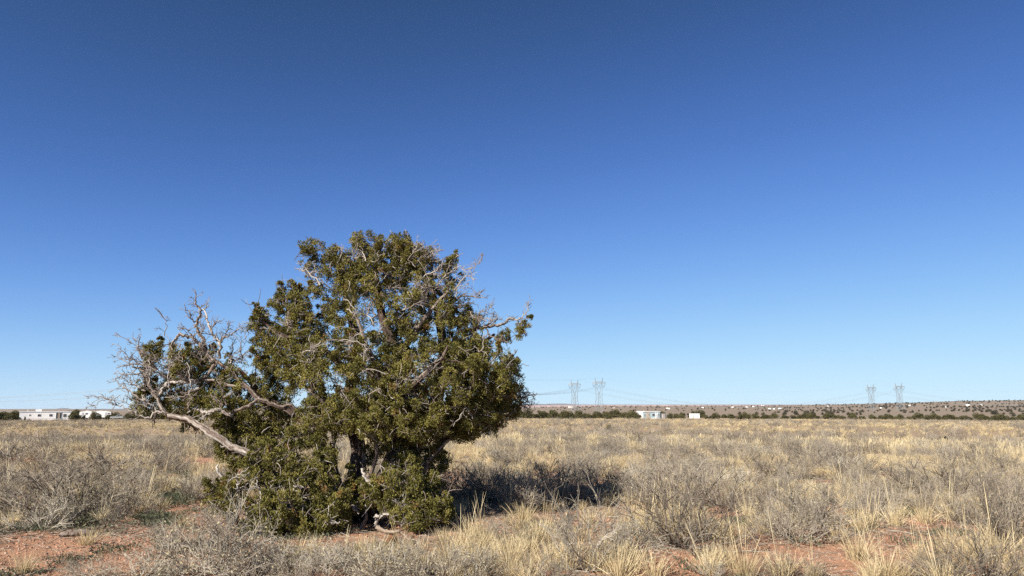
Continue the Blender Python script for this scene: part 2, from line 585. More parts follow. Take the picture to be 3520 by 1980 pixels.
ridge('far_hill', 5200, 1200, [-900, -200, 0, 250, 300, 330, 400, 450, 560, 800, 1300, 1760, 1900], [1412, 1410, 1410, 1409, 1408, 1406.5, 1407.5, 1405, 1404.5, 1403.5, 1404, 1410, 1413], -22, M_ridge_mauve, 'long low mauve ridge on the skyline behind the white trailers', 1.2, 3)
ridge('mountain', 9000, 700, [150, 178, 190, 205, 220, 236, 250, 300], [1411, 1409, 1405.5, 1403.2, 1402.6, 1404, 1408, 1411], -22, M_ridge_blue, 'small blue rounded hump on the skyline beyond the white mobile home', 0.3, 5)
ridge('far_plain', 6000, 900, [1500, 1780, 1900, 2100, 2300, 2500, 2900], [1399, 1393.5, 1392.5, 1392, 1391.4, 1391.2, 1391], -20, M_ridge_pale, 'pale pink strip of desert beyond the brown slope', 0.3, 7)
ridge('mountain', 9200, 700, [1500, 1800, 1840, 1870, 1900, 1925, 1945, 1965, 1990, 2100, 2300, 2520, 2900], [1392, 1390.6, 1388.3, 1389, 1387.2, 1387.0, 1387.4, 1389.2, 1390.3, 1390.6, 1390.6, 1390.4, 1391], -20, M_ridge_blue, 'faint blue hills on the skyline left of the two lattice towers', 0.7, 11)

# ------------------------------------------------------------------ wording of labels
ORD = ['first', 'second', 'third', 'fourth', 'fifth', 'sixth', 'seventh', 'eighth', 'ninth', 'tenth', 'eleventh', 'twelfth',
       'thirteenth', 'fourteenth', 'fifteenth', 'sixteenth', 'seventeenth', 'eighteenth', 'nineteenth', 'twentieth']


def order_labels(items, fmt):
    """items: list of (px, object, description, zone phrase); members of a cell are told apart by their order from left to right"""
    cells = {}
    for it in items:
        cells.setdefault((it[2], it[3]), []).append(it)
    for (desc, zone), lst in cells.items():
        lst.sort(key=lambda t: t[0])
        n = len(lst)
        for i, (_, o, _, _) in enumerate(lst):
            if n == 1:
                o['label'] = fmt.format(pre='the only ', desc=desc, zone=zone).replace('the only ', '')
            elif i == 0:
                o['label'] = fmt.format(pre='leftmost ', desc=desc, zone=zone)
            elif i == n - 1:
                o['label'] = fmt.format(pre='rightmost ', desc=desc, zone=zone)
            else:
                o['label'] = fmt.format(pre=ORD[min(i, 19)] + ' ', desc=desc, zone=zone)


def zone_of(px, zones):
    for lim, phrase in zones:
        if px < lim:
            return phrase
    return zones[-1][1]


# ------------------------------------------------------------------ lattice towers and their lines
def place_r(px, r):
    """ground point at range r in the column px of the photograph"""
    d = unit([(px - CX) * CP / F, 1.0, 0])
    x, y = d[0] * r, d[1] * r
    return np.array([x, y, gz(x, y)])


def bar(acc, a, b, w):
    acc.tube([a, b], w, 4, 0.5)


def pylon(px, r, H, rot, label):
    root = empty('transmission_tower', place_r(px, r), rot)
    tag(root, label, 'transmission tower', 'lattice transmission towers')
    Z = lambda s: s * H

    def dy(s):                      # half depth of the tower at a height
        return H * (0.105 * (1 - s / 0.72) + 0.022 * s / 0.72 if s < 0.72 else 0.022)
    outer = [(0.0, 0.140), (0.22, 0.112), (0.45, 0.086), (0.60, 0.096), (0.72, 0.104), (0.845, 0.082)]
    inner = [(0.0, 0.030), (0.22, 0.026), (0.45, 0.022), (0.53, 0.006), (0.72, 0.056), (0.845, 0.070)]
    W, w = (0.20, 0.10) if r < 1100 else (0.17, 0.075)
    for sx in (-1, 1):
        leg = Acc()
        fi = lambda tab, s: np.interp(s, [a for a, _ in tab], [b for _, b in tab])
        for tab in (outer, inner):
            for sy in (-1, 1):
                pts = [[sx * b * H, sy * dy(a), Z(a)] for a, b in tab]
                leg.tube(pts, W * (0.8 if tab is outer else 1.0), 4, 0.5)
        ss = np.linspace(0.0, 0.845, 13)
        for i in range(12):
            a, b = ss[i], ss[i + 1]
            for sy in (-1, 1):
                p = [sx * fi(outer, a) * H, sy * dy(a), Z(a)]
                q = [sx * fi(inner, b) * H, sy * dy(b), Z(b)]
                p2 = [sx * fi(inner, a) * H, sy * dy(a), Z(a)]
                q2 = [sx * fi(outer, b) * H, sy * dy(b), Z(b)]
                bar(leg, *((p, q) if i % 2 else (p2, q2)), w)
                if i % 3 == 0:
                    bar(leg, p, p2, w)
            if i % 2:
                bar(leg, [sx * fi(outer, a) * H, -dy(a), Z(a)], [sx * fi(outer, b) * H, dy(b), Z(b)], w)
        leg.obj('leg', M_steel, root)
    for s in (0.45, 0.53):
        for sy in (-1, 1):
            tie = Acc()
            bar(tie, [-0.03 * H, sy * dy(s), Z(s)], [0.03 * H, sy * dy(s), Z(s)], W)
            tie.obj('waist_tie', M_steel, root)
    W, w = W * 1.7, w * 1.5
    arm = Acc()
    d = 0.02 * H
    for sy in (-1, 1):
        bar(arm, [-0.205 * H, 0, Z(0.848)], [-0.08 * H, sy * d, Z(0.845)], W)
        bar(arm, [0.205 * H, 0, Z(0.848)], [0.08 * H, sy * d, Z(0.845)], W)
        bar(arm, [-0.08 * H, sy * d, Z(0.845)], [0.08 * H, sy * d, Z(0.845)], W)
        bar(arm, [-0.205 * H, 0, Z(0.855)], [-0.09 * H, sy * d, Z(0.90)], W)
        bar(arm, [0.205 * H, 0, Z(0.855)], [0.09 * H, sy * d, Z(0.90)], W)
        bar(arm, [-0.09 * H, sy * d, Z(0.89)], [0.09 * H, sy * d, Z(0.89)], W)
        xs = np.linspace(-0.085, 0.085, 9)
        for i in range(8):
            z0, z1 = (0.845, 0.89) if i % 2 else (0.89, 0.845)
            bar(arm, [xs[i] * H, sy * d, Z(z0)], [xs[i + 1] * H, sy * d, Z(z1)], w)
        for sx in (-1, 1):
            for a, b in ((0.17, 0.855), (0.135, 0.868), (0.105, 0.88)):
                bar(arm, [sx * a * H, sy * d * 0.6, Z(0.846)], [sx * (a - 0.018) * H, sy * d * 0.6, Z(b + 0.006)], w)
    arm.obj('crossarm', M_steel, root)
    for sx in (-1, 1):
        h = Acc()
        for sy in (-1, 1):
            bar(h, [sx * 0.075 * H, sy * d, Z(0.845)], [sx * 0.112 * H, 0, Z(1.0)], W)
            bar(h, [sx * 0.098 * H, sy * d, Z(0.88)], [sx * 0.112 * H, 0, Z(1.0)], W)
        for s in (0.9, 0.94):
            bar(h, [sx * (0.07 + (s - 0.84) * 0.26) * H, 0, Z(s)], [sx * 0.104 * H, 0, Z(s + 0.02)], w)
        h.obj('earth_wire_peak', M_steel, root)
    att = []
    for cx in (-0.145, 0.0, 0.145):
        for s in (-1, 1):
            i = Acc()
            top, bot = np.array([(cx + s * 0.042) * H, 0, Z(0.815)]), np.array([cx * H, 0, Z(0.728)])
            n = 7
            for k in range(n):
                a = top + (bot - top) * (k + 0.1) / n
                b = top + (bot - top) * (k + 0.75) / n
                i.tube([a, b], 0.24, 6, 0.5)
            i.tube([top + [0, 0, 0.03 * H], top, bot], 0.07, 4, 0.5)
            i.obj('insulator_string', M_insul, root)
        att.append(np.array([cx * H, 0, Z(0.726)]))
    for sx in (-1, 1):
        att.append(np.array([sx * 0.112 * H, 0, Z(1.0)]))
    c, s = math.cos(rot), math.sin(rot)
    loc = np.array(root.location)
    return [loc + np.array([p[0] * c - p[1] * s, p[0] * s + p[1] * c, p[2]]) for p in att]


TA = pylon(1976, 963, 41, R(-8), 'shorter left tower of the nearer pair of steel lattice pylons, beside the juniper')
TB = pylon(2060, 904, 41, R(-8), 'taller right tower of the nearer pair of steel lattice pylons')
TC = pylon(2998, 1240, 39, R(-16), 'left tower of the farther pair of lattice pylons on the brown slope')
TD = pylon(3095, 1225, 39.5, R(-16), 'right tower of the farther pair of lattice pylons on the brown slope')
TE = pylon(1080, 450, 40, R(12), 'steel lattice pylon standing hidden straight behind the juniper trunk')
TE2 = pylon(1230, 520, 40, R(12), 'steel lattice pylon hidden behind the upper right of the juniper crown')


def off_tower(px, r, H):
    g = place_r(px, r)
    return [g + np.array([x * H, 0, z * H]) for x, z in ((-0.145, 0.726), (0, 0.726), (0.145, 0.726), (-0.112, 1), (0.112, 1))]


OL, OL2 = off_tower(-900, 1300, 40), off_tower(-800, 1340, 40)
OR_, OR2 = off_tower(4050, 1560, 40), off_tower(4160, 1540, 40)


def span(a, b, sag, label, group):
    for k in range(5):
        acc = Acc()
        t = np.linspace(0, 1, 31)
        s = sag * (0.62 if k > 2 else 1.0)
        p = a[k][None] * (1 - t[:, None]) + b[k][None] * t[:, None]
        p[:, 2] -= 4 * s * t * (1 - t)
        acc.tube(p, 0.014 if k > 2 else 0.055, 4, 0.5)
        o = acc.obj('power_line', M_cable)
        tag(o, ('upper ' if k > 2 else 'lower ') + label, 'power line', group)


span(OL, TE, 16, 'thin sagging power line left of the juniper above the white mobile home', 'power lines left of the juniper')
span(OL2, TE2, 17, 'thin sagging power line left of the juniper above the white mobile home', 'power lines left of the juniper')
span(TE, TA, 12, 'power line running from behind the juniper to the shorter near pylon', 'power lines from the juniper to the shorter near pylon')
span(TE2, TB, 12, 'power line running from behind the juniper to the taller near pylon', 'power lines from the juniper to the taller near pylon')
span(TA, TC, 24, 'power line dipping to the skyline right of the shorter near pylon', 'power lines right of the shorter near pylon')
span(TB, TD, 24, 'power line dipping to the skyline right of the taller near pylon', 'power lines right of the taller near pylon')
span(TC, OR_, 24, 'faint power line falling right from the left far pylon', 'power lines right of the left far pylon')
span(TD, OR2, 24, 'faint power line falling right from the right far pylon', 'power lines right of the right far pylon')


# ------------------------------------------------------------------ houses, trailers, truck
def bx(name, mat, parent, *boxes):
    a = Acc()
    for c, s in boxes:
        a.box(c, s)
    return a.obj(name, mat, parent)


def window(parent, x, z, w, h, yface, curtain=None, side='y', name='window'):
    """framed window set proud of a wall whose outside lies at yface (facing -y)"""
    t = 0.06
    f = Acc()
    y = yface - 0.03
    for cx, cz, sx, sz in ((x, z - h / 2 + t / 2, w, t), (x, z + h / 2 - t / 2, w, t), (x - w / 2 + t / 2, z, t, h - 2 * t), (x + w / 2 - t / 2, z, t, h - 2 * t), (x, z, t * 0.8, h - 2 * t)):
        f.box((cx, y, cz), (sx, 0.07, sz))
    fo = f.obj(name, M_frame, parent)
    for s in (-1, 1):
        bx('pane', curtain or M_glass, fo, ((x + s * (w / 4 - t / 4), y + 0.012, z), (w / 2 - t * 1.3, 0.02, h - 2 * t)))
    return fo


def mobile_home():
    px, r, L, Wd, H = 159, 315, 15.6, 3.8, 3.0
    g = place_r(px, r)
    root = empty('mobile_home', g, R(33))
    tag(root, 'long white single wide mobile home with a cooler on its flat roof', 'mobile home')
    z0 = 0.55
    y0 = -Wd / 2
    bx('wall', M_white, root, ((0, 0, z0 + (H - z0) / 2), (L, Wd, H - z0)))
    bx('skirting', M_white, root, ((0, 0, z0 / 2 - 0.35), (L - 0.12, Wd - 0.12, z0 + 0.7)))
    bx('roof', M_whiteroof, root, ((0, 0, H + 0.09), (L + 0.35, Wd + 0.30, 0.18)))
    bx('roof_cooler', M_white, root, ((-2.2, 0.1, H + 0.52), (1.75, 1.3, 0.68)), ((-2.2, 0.1, H + 0.89), (1.85, 1.4, 0.06)))
    p = Acc()
    p.tube([[-5.4, 0.2, H + 0.1], [-5.4, 0.2, H + 0.6]], 0.09, 8)
    p.tube([[-5.4, 0.2, H + 0.6], [-5.4, 0.2, H + 0.68]], 0.15, 8)
    p.obj('vent_pipe', M_frame, root)
    for x, w in ((-1.9, 1.0), (1.6, 1.0)):
        window(root, x, 1.75, w, 0.85, y0)
    window(root, 5.9, 1.65, 1.0, 1.15, y0)
    window(root, -4.7, 1.85, 0.55, 0.5, y0)
    d = Acc()
    for x in (3.2, 4.35, 5.0 - 0.02):
        d.box((x - 0.02, y0 - 0.035, 1.6), (0.08, 0.08, 2.05))
    d.box((4.09, y0 - 0.035, 2.67), (1.9, 0.08, 0.08))
    d.box((4.09, y0 - 0.035, 0.54), (1.9, 0.08, 0.08))
    do = d.obj('sliding_door', M_frame, root)
    bx('pane', M_glass, do, ((3.48, y0 - 0.02, 1.6), (0.46, 0.03, 2.0)))
    bx('curtain', M_curtain, do, ((4.02, y0 - 0.02, 1.6), (0.56, 0.03, 2.0)))
    bx('pane', M_glass, do, ((4.65, y0 - 0.02, 1.6), (0.56, 0.03, 2.0)))
    bx('step', M_greywall, root, ((4.1, y0 - 0.55, 0.06), (1.8, 0.9, 0.75)))
    for i in range(13):                                   # vertical siding battens
        for z, h in ((0.72, 0.26), (2.86, 0.24)):
            bx('siding_batten', M_white, root, ((-7.18 + i * 1.2, y0 - 0.012, z), (0.05, 0.025, h)))


def blue_house():
    px, r, L, Wd, H = 2229, 330, 9.0, 4.4, 2.85
    root = empty('blue_house', place_r(px, r), R(25))
    tag(root, 'small pale blue house with a white end wall and flat white roof', 'house')
    y0 = -Wd / 2
    bx('wall', M_blue, root, ((0.06, 0, H / 2 - 0.2), (L - 0.12, Wd, H + 0.4)))
    bx('end_wall', M_white, root, ((-L / 2 - 0.03, 0, H / 2 - 0.2), (0.06, Wd + 0.04, H + 0.4)))
    bx('roof', M_whiteroof, root, ((0, 0, H + 0.13), (L + 0.3, Wd + 0.35, 0.26)))
    bx('roof_vent', M_beige, root, ((-2.6, -0.4, H + 0.4), (0.5, 0.5, 0.28)))
    bx('cladding_panel', M_beige, root, ((-1.95, y0 - 0.025, H / 2 - 0.05), (2.0, 0.05, H - 0.1)))
    window(root, -3.6, 1.45, 0.6, 1.1, y0)
    window(root, -1.5, 1.7, 0.5, 0.85, y0 - 0.05)
    window(root, 0.95, 1.55, 1.3, 1.05, y0)
    window(root, 3.75, 1.55, 0.62, 1.05, y0)
    dr = bx('door', M_white, root, ((2.45, y0 - 0.03, 1.25), (0.5, 0.06, 2.3)))
    bx('handle', M_frame, dr, ((2.62, y0 - 0.09, 1.2), (0.05, 0.06, 0.14)))
    for x in (1.95, 2.9):
        bx('post', M_white, root, ((x, y0 - 0.45, 1.2), (0.12, 0.12, 3.0)))
    bx('skirting', M_white, root, ((0.0, y0 - 0.02, 0.12), (L - 4.0, 0.03, 0.24)))


def block_shed():
    root = empty('block_shed', place_r(2279, 333), R(22))
    tag(root, 'low grey shed with a small window, against the right end of the blue house', 'shed')
    bx('wall', M_greywall, root, ((0, 0, 0.85), (2.3, 2.2, 2.3)))
    bx('roof', M_greywall, root, ((0, 0, 2.06), (2.5, 2.4, 0.12)))
    window(root, -0.45, 1.25, 0.4, 0.5, -1.1)
    bx('door', M_dark, root, ((0.6, -1.12, 0.85), (0.5, 0.05, 1.6)))


def white_shed():
    root = empty('white_shed', place_r(2386, 340), R(6))
    tag(root, 'small white box shaped shed alone to the right of the blue house', 'shed')
    bx('wall', M_white, root, ((0, 0, 0.85), (3.8, 2.4, 2.3)))
    bx('roof', M_whiteroof, root, ((0, 0, 2.06), (4.1, 2.7, 0.13)))
    bx('door', M_greywall, root, ((-1.1, -1.22, 0.75), (0.7, 0.05, 1.5)))
    window(root, 0.7, 1.35, 0.35, 0.35, -1.2)


def wheel(parent, x, y, z, rad, wd):
    t = Acc()
    a = np.linspace(0, 2 * math.pi, 15)[:-1]
    t.tube([[x, y - wd / 2, z], [x, y + wd / 2, z]], rad, 14)
    w = t.obj('wheel', M_tyre, parent)
    h = Acc()
    h.tube([[x, y - wd / 2 - 0.015, z], [x, y - wd / 2 + 0.02, z]], rad * 0.55, 10)
    h.obj('rim', M_frame, w)


def camper(px, r, L, rot, label, nose):
    root = empty('camper_trailer', place_r(px, r), rot)
    tag(root, label, 'camper trailer')
    b = Acc()
    Wd, z0, H = 2.4, 0.75, 3.15
    s = nose
    poly = [(-L / 2, z0), (L / 2 - 2.2, z0), (L / 2 - 2.2, 1.75), (L / 2 - 0.25, 1.75), (L / 2, 2.1), (L / 2 - 0.25, H - 0.08), (L / 2 - 2.0, H + 0.18), (-L / 2, H)]
    # two convex pieces butted together: living box and raised nose
    box1 = [(-L / 2, z0), (L / 2 - 2.2, z0), (L / 2 - 2.2, H + 0.12), (-L / 2, H)]
    box2 = [(L / 2 - 2.2, 1.75), (L / 2 - 0.25, 1.75), (L / 2, 2.1), (L / 2 - 0.2, H - 0.25), (L / 2 - 2.2, H + 0.12)]
    for p in (box1, box2):
        pp = [(s * x, z) for x, z in p]
        b.prism(pp, 1, -Wd / 2, Wd / 2)
    b.obj('body', M_white, root)
    bx('roof_unit', M_greywall, root, ((-s * L * 0.12, 0, H + 0.22), (1.0, 0.8, 0.26)))
    y0 = -Wd / 2
    for x, w in (((-L * 0.30, 0.8), (L * 0.36, 0.7)) if L > 5 else ((-L * 0.1, 0.8),)):
        window(root, s * x, 2.25, w, 0.6, y0)
    bx('door', M_frame, root, ((s * L * 0.2, y0 - 0.02, 1.75), (0.7, 0.04, 1.8)))
    bx('chassis', M_dark, root, ((-s * 1.1, 0, 0.62), (L - 2.4, 1.6, 0.22)))
    for y in (-1.05, 1.05):
        for x in (-0.45, 0.45):
            wheel(root, -s * (L * 0.15) + x, y, 0.36, 0.36, 0.22)
    for y in (-0.7, 0.7):
        bx('landing_leg', M_dark, root, ((s * (L / 2 - 1.4), y, 0.85), (0.12, 0.12, 1.8)))


def pickup():
    root = empty('pickup_truck', place_r(408, 330), R(28))
    tag(root, 'silver pickup truck parked beside the white camper trailers', 'pickup truck')
    b = Acc()
    b.prism([(-2.7, 0.45), (2.7, 0.45), (2.7, 0.98), (-2.65, 0.98)], 1, -0.92, 0.92)      # lower body, bonnet at the left end
    b.prism([(-2.6, 0.98), (-1.05, 0.98), (-1.1, 1.12), (-2.5, 1.05)], 1, -0.88, 0.88)
    b.prism([(0.85, 0.98), (2.7, 0.98), (2.7, 1.18), (0.85, 1.18)], 1, -0.92, 0.92)
    b.obj('body', M_truck, root)
    c = Acc()
    c.prism([(-1.05, 0.985), (0.8, 0.985), (0.7, 1.78), (-0.35, 1.78)], 1, -0.80, 0.80)
    cab = c.obj('cab', M_truck, root)
    for x0, x1, x2, x3 in ((-0.75, -0.15, -0.15, -0.32), (0.0, 0.62, 0.55, 0.0)):
        w = Acc()
        w.prism([(x0, 1.08), (x1, 1.08), (x2, 1.66), (x3, 1.66)], 1, -0.815, -0.795)
        w.obj('window', M_glass, cab)
    for x in (-1.75, 1.75):
        for y in (-0.8, 0.8):
            wheel(root, x, y, 0.4, 0.4, 0.26)
    bx('headlight', M_frame, root, ((-2.71, -0.6, 0.82), (0.04, 0.35, 0.16)))
    bx('headlight', M_frame, root, ((-2.71, 0.6, 0.82), (0.04, 0.35, 0.16)))
    bx('bumper', M_frame, root, ((-2.76, 0, 0.52), (0.12, 1.8, 0.18)))


mobile_home()
blue_house()
block_shed()
white_shed()
camper(296, 322, 4.0, R(26), 'shorter white camper trailer behind bushes, next to the white mobile home', -1)
camper(355, 335, 6.0, R(27), 'longer white camper trailer with a raised nose, left of the silver pickup', 1)
pickup()

# far white houses on the slope
FARH = [(a, b, c * 0.55) for a, b, c in [(2293, 1404.5, 10), (2415, 1402.5, 13), (2518, 1401, 13), (2567, 1400.5, 15), (2590, 1399.5, 12), (2622, 1395.5, 13), (2645, 1406.5, 13), (2660, 1407, 9), (2680, 1407, 17), (2846, 1397, 9),
        (3028, 1404, 10), (3127, 1395, 13), (3254, 1400.5, 11), (3327, 1396, 18), (3373, 1394, 11), (2109, 1403.5, 14), (1960, 1403.0, 26), (2300, 1406, 9)]]
fitems = []
for k, (px, py, wpx) in enumerate(FARH):
    rr_ = np.linspace(700, 2550, 600)
    d = unit([(px - CX) * CP / F, 1.0, 0])
    zz = ground_z(d[0] * rr_, d[1] * rr_)
    yy = proj(d[0] * rr_, d[1] * rr_, zz)[1]
    i = int(np.argmin(np.abs(yy - py)))
    r = rr_[i]
    w = wpx * r / F
    root = empty('far_house', (d[0] * r, d[1] * r, zz[i] - 0.2), R(random.uniform(-25, 25)))
    h = min(2.6, max(1.9, w * random.uniform(0.28, 0.4)))
    bx('wall', M_white if k not in (15, 16) else M_beige, root, ((0, 0, h / 2), (w, w * 0.5, h)))
    rf = Acc()
    rf.prism([(-w * 0.28, h), (w * 0.28, h), (0, h + w * 0.13)], 0, -w * 0.52, w * 0.52)
    rf.obj('roof', M_whiteroof if k % 3 else M_greywall, root)
    tag(root, None, 'house', 'small houses far off on the brown slope')
    fitems.append((px, root, 'tiny pale house far off', zone_of(px, [(2200, 'on the slope behind the blue house and pylons'), (2460, 'on the slope above the white shed'), (2630, 'in the row high on the middle of the slope'),
                   (2740, 'lower down in the middle of the slope'), (3110, 'on the slope near the far pylons'), (9999, 'high on the slope right of the far pylons')])))
order_labels(fitems, '{pre}{desc} {zone}')


# ------------------------------------------------------------------ distant junipers
def far_juniper(seed, leaves, leaf):
    g = np.random.default_rng(seed)
    n = 9
    cen = np.stack([g.uniform(-0.95, 0.95, n), g.uniform(-0.8, 0.8, n), g.uniform(0.5, 1.25, n)], -1)
    cen[:3, :2] *= 0.4
    cen[:3, 2] = [1.7, 2.0, 1.5]
    rad = g.uniform(0.45, 0.8, n)
    k = g.integers(0, n, leaves)
    d = g.normal(size=(leaves, 3))
    d /= np.linalg.norm(d, axis=1)[:, None]
    p = cen[k] + d * (rad[k] * g.uniform(0.55, 1.0, leaves) ** 0.6)[:, None]
    p[:, 2] = np.maximum(p[:, 2], g.uniform(0.02, 0.25, leaves))
    ax = d * 0.8 + g.normal(size=(leaves, 3)) * 0.5 + [0, 0, 0.4]
    ax /= np.linalg.norm(ax, axis=1)[:, None]
    w = np.cross(ax, g.normal(size=(leaves, 3)))
    w /= np.linalg.norm(w, axis=1)[:, None]
    L = g.uniform(0.6, 1.3, leaves)[:, None] * leaf
    v = np.stack([p, p + ax * L * 0.5 + w * L * 0.35, p + ax * L, p + ax * L * 0.5 - w * L * 0.35], 1).reshape(-1, 3)
    q = np.arange(leaves * 4).reshape(-1, 4)
    tint = np.repeat(np.clip(g.normal(0.5, 0.22, leaves) + (g.normal(0, 0.12, n))[k], 0, 1), 4)
    trunk = Acc()
    for i in range(n):
        mid = cen[i] * [0.35, 0.35, 0.5] + g.normal(0, 0.08, 3)
        trunk.tube([g.normal(0, 0.06, 3) * [1, 1, 0] + [0, 0, -0.15], mid, cen[i]], [0.09, 0.06, 0.02], 5, 0.5)
    return v, q, tint, trunk


far_kinds = []
for s in range(6):
    v, q, t, tr = far_juniper(100 + s, 2600, 0.19)
    far_kinds.append((mesh_from('crown', v, [q], [M_farleaf], t), tr.mesh('trunk', [M_bark])))
small_kinds = []
for s in range(5):
    v, q, t, tr = far_juniper(200 + s, 500, 0.42)
    small_kinds.append(mesh_from('juniper_bush', v, [q], [M_hilljuniper], t))

jit = []
BLOCK = [(55, 252), (270, 425), (2190, 2295), (2362, 2412)]     # columns where a building shows


def add_far_juniper(px, r, h, w=1.0):
    k = random.randrange(len(far_kinds))
    root = empty('juniper_bush', place_r(px, r), random.uniform(0, 6.28))
    s = h / 2.6
    root.scale = (s * w, s * w, s)
    link('crown', far_kinds[k][0], root)
    link('trunk', far_kinds[k][1], root)
    tag(root, None, 'juniper', 'dark junipers in the line along the field edge')
    jit.append((px, root))


px = -20.0
while px < 3580:
    right = px > 2420
    dense = 1.0 if px < 2200 else 0.62
    blocked = any(a < px < b for a, b in BLOCK)
    r = random.uniform(338, 380) if blocked else random.uniform(292, 345)
    h = random.uniform(1.9, 3.9) if not right else random.uniform(1.2, 2.8)
    if 2290 < px < 2370:
        h *= 0.75
    if 600 < px < 1660:
        px += 40
    add_far_juniper(px, r, h, random.uniform(1.15, 1.7))
    if random.random() < (0.45 if not right else 0.3) and not blocked:
        add_far_juniper(px + random.uniform(-12, 12), random.uniform(345, 395), h * random.uniform(0.9, 1.25), 1.3)
    if 1740 < px < 2190 or px > 2400 or px < 620:
        if not blocked:
            add_far_juniper(px + random.uniform(6, 14), random.uniform(292, 330), random.uniform(1.2, 2.0), random.uniform(1.4, 2.1))
    px += random.uniform(14, 30) * (1.25 if right else 1.0) * (1.7 if random.random() < 0.12 else 1.0)
for px, r, h, w in ((-12, 300, 2.6, 1.3), (10, 305, 3.0, 1.3), (30, 300, 2.5, 1.4), (50, 310, 2.8, 1.3), (2088, 262, 2.7, 1.05), (2162, 285, 2.5, 1.1), (2188, 282, 2.5, 1.1), (2200, 296, 1.7, 1.0), (2304, 318, 2.4, 1.2), (2320, 330, 2.0, 1.0), (2412, 322, 1.5, 1.0), (1905, 300, 3.4, 1.2),
                    (288, 300, 1.5, 1.1), (324, 300, 3.0, 0.9), (343, 303, 2.2, 1.1), (372, 300, 1.7, 1.2), (258, 305, 3.0, 1.1), (90, 296, 1.5, 0.5), (2420, 330, 1.7, 1.2)):
    add_far_juniper(px, r, h, w)
TZ = [(30, 'at the left edge, left of the mobile home'), (72, 'just left of the white mobile home'), (165, 'behind the left half of the mobile home'), (262, 'by the right end of the mobile home'), (335, 'before the shorter camper trailer'), (400, 'by the longer camper trailer'),
      (480, 'right of the pickup truck'), (620, 'below the dead limbs of the big juniper'), (1150, 'behind the left half of the big juniper'), (1700, 'behind the right half of the big juniper'),
      (1830, 'just right of the big juniper'), (1960, 'left of the shorter near pylon'), (2070, 'below the nearer pair of pylons'), (2195, 'left of the blue house'), (2310, 'by the right end of the blue house'), (2400, 'around the small white shed'),
      (2520, 'just right of the small white shed'), (2650, 'between the white shed and the far pylons'), (2800, 'well left of the far pylons'), (2960, 'just left of the far pylons'), (3130, 'below the far pylons'), (3260, 'just right of the far pylons'), (3400, 'well right of the far pylons'), (9999, 'at the right end of the tree line')]
order_labels([(p, o, 'dark green juniper', zone_of(p, TZ)) for p, o in jit], '{pre}{desc} {zone}')

# junipers scattered over the slope
hill = []
tries = 0
while len(hill) < 950 and tries < 60000:
    tries += 1
    px_ = random.uniform(1700, 3620) if random.random() < 0.8 else random.uniform(2600, 3620)
    r = 430 + 2150 * random.random() ** 0.75
    g = place_r(px_, r)
    dens = sstep(0.50, 0.66, fbm(g[0] / 110.0, g[1] / 60.0, 44))
    dens = dens * (0.35 + 0.65 * float(sstep(2300, 3000, px_)))
    if r > 2300:
        dens = max(dens, 0.55)
    if random.random() > dens:
        continue
    hill.append((px_, r, g, random.uniform(1.8, 3.5) * (1.0 if r > 1400 else 0.85)))
hill.sort(key=lambda t: -t[3] / t[1])
hit = []
HZN = [(1960, 'low on the slope by the big juniper'), (2200, 'on the slope behind the nearer pylons'), (2400, 'on the slope behind the blue house'), (2600, 'on the slope right of the white shed'), (2800, 'on the middle of the slope'),
       (2980, 'on the slope left of the far pylons'), (3120, 'on the slope at the far pylons'), (3240, 'on the slope just right of the far pylons'), (3340, 'far right of the far pylons on the slope'), (3440, 'towards the right edge of the slope'), (9999, 'at the right edge of the slope')]
N_IND = 60
for px_, r, g, h in hill[:N_IND]:
    o = link('juniper_bush', random.choice(small_kinds), None, g, random.uniform(0, 6.28), (h / 2.6 * 1.2, h / 2.6 * 1.2, h / 2.6))
    band = 'foot' if r < 800 else ('middle' if r < 1500 else 'top')
    tag(o, None, 'juniper', 'junipers scattered on the brown slope')
    hit.append((px_, o, {'foot': 'small dark juniper low', 'middle': 'tiny dark juniper halfway up', 'top': 'dark speck of a juniper high'}[band], zone_of(px_, HZN)))
order_labels(hit, '{pre}{desc} {zone}')


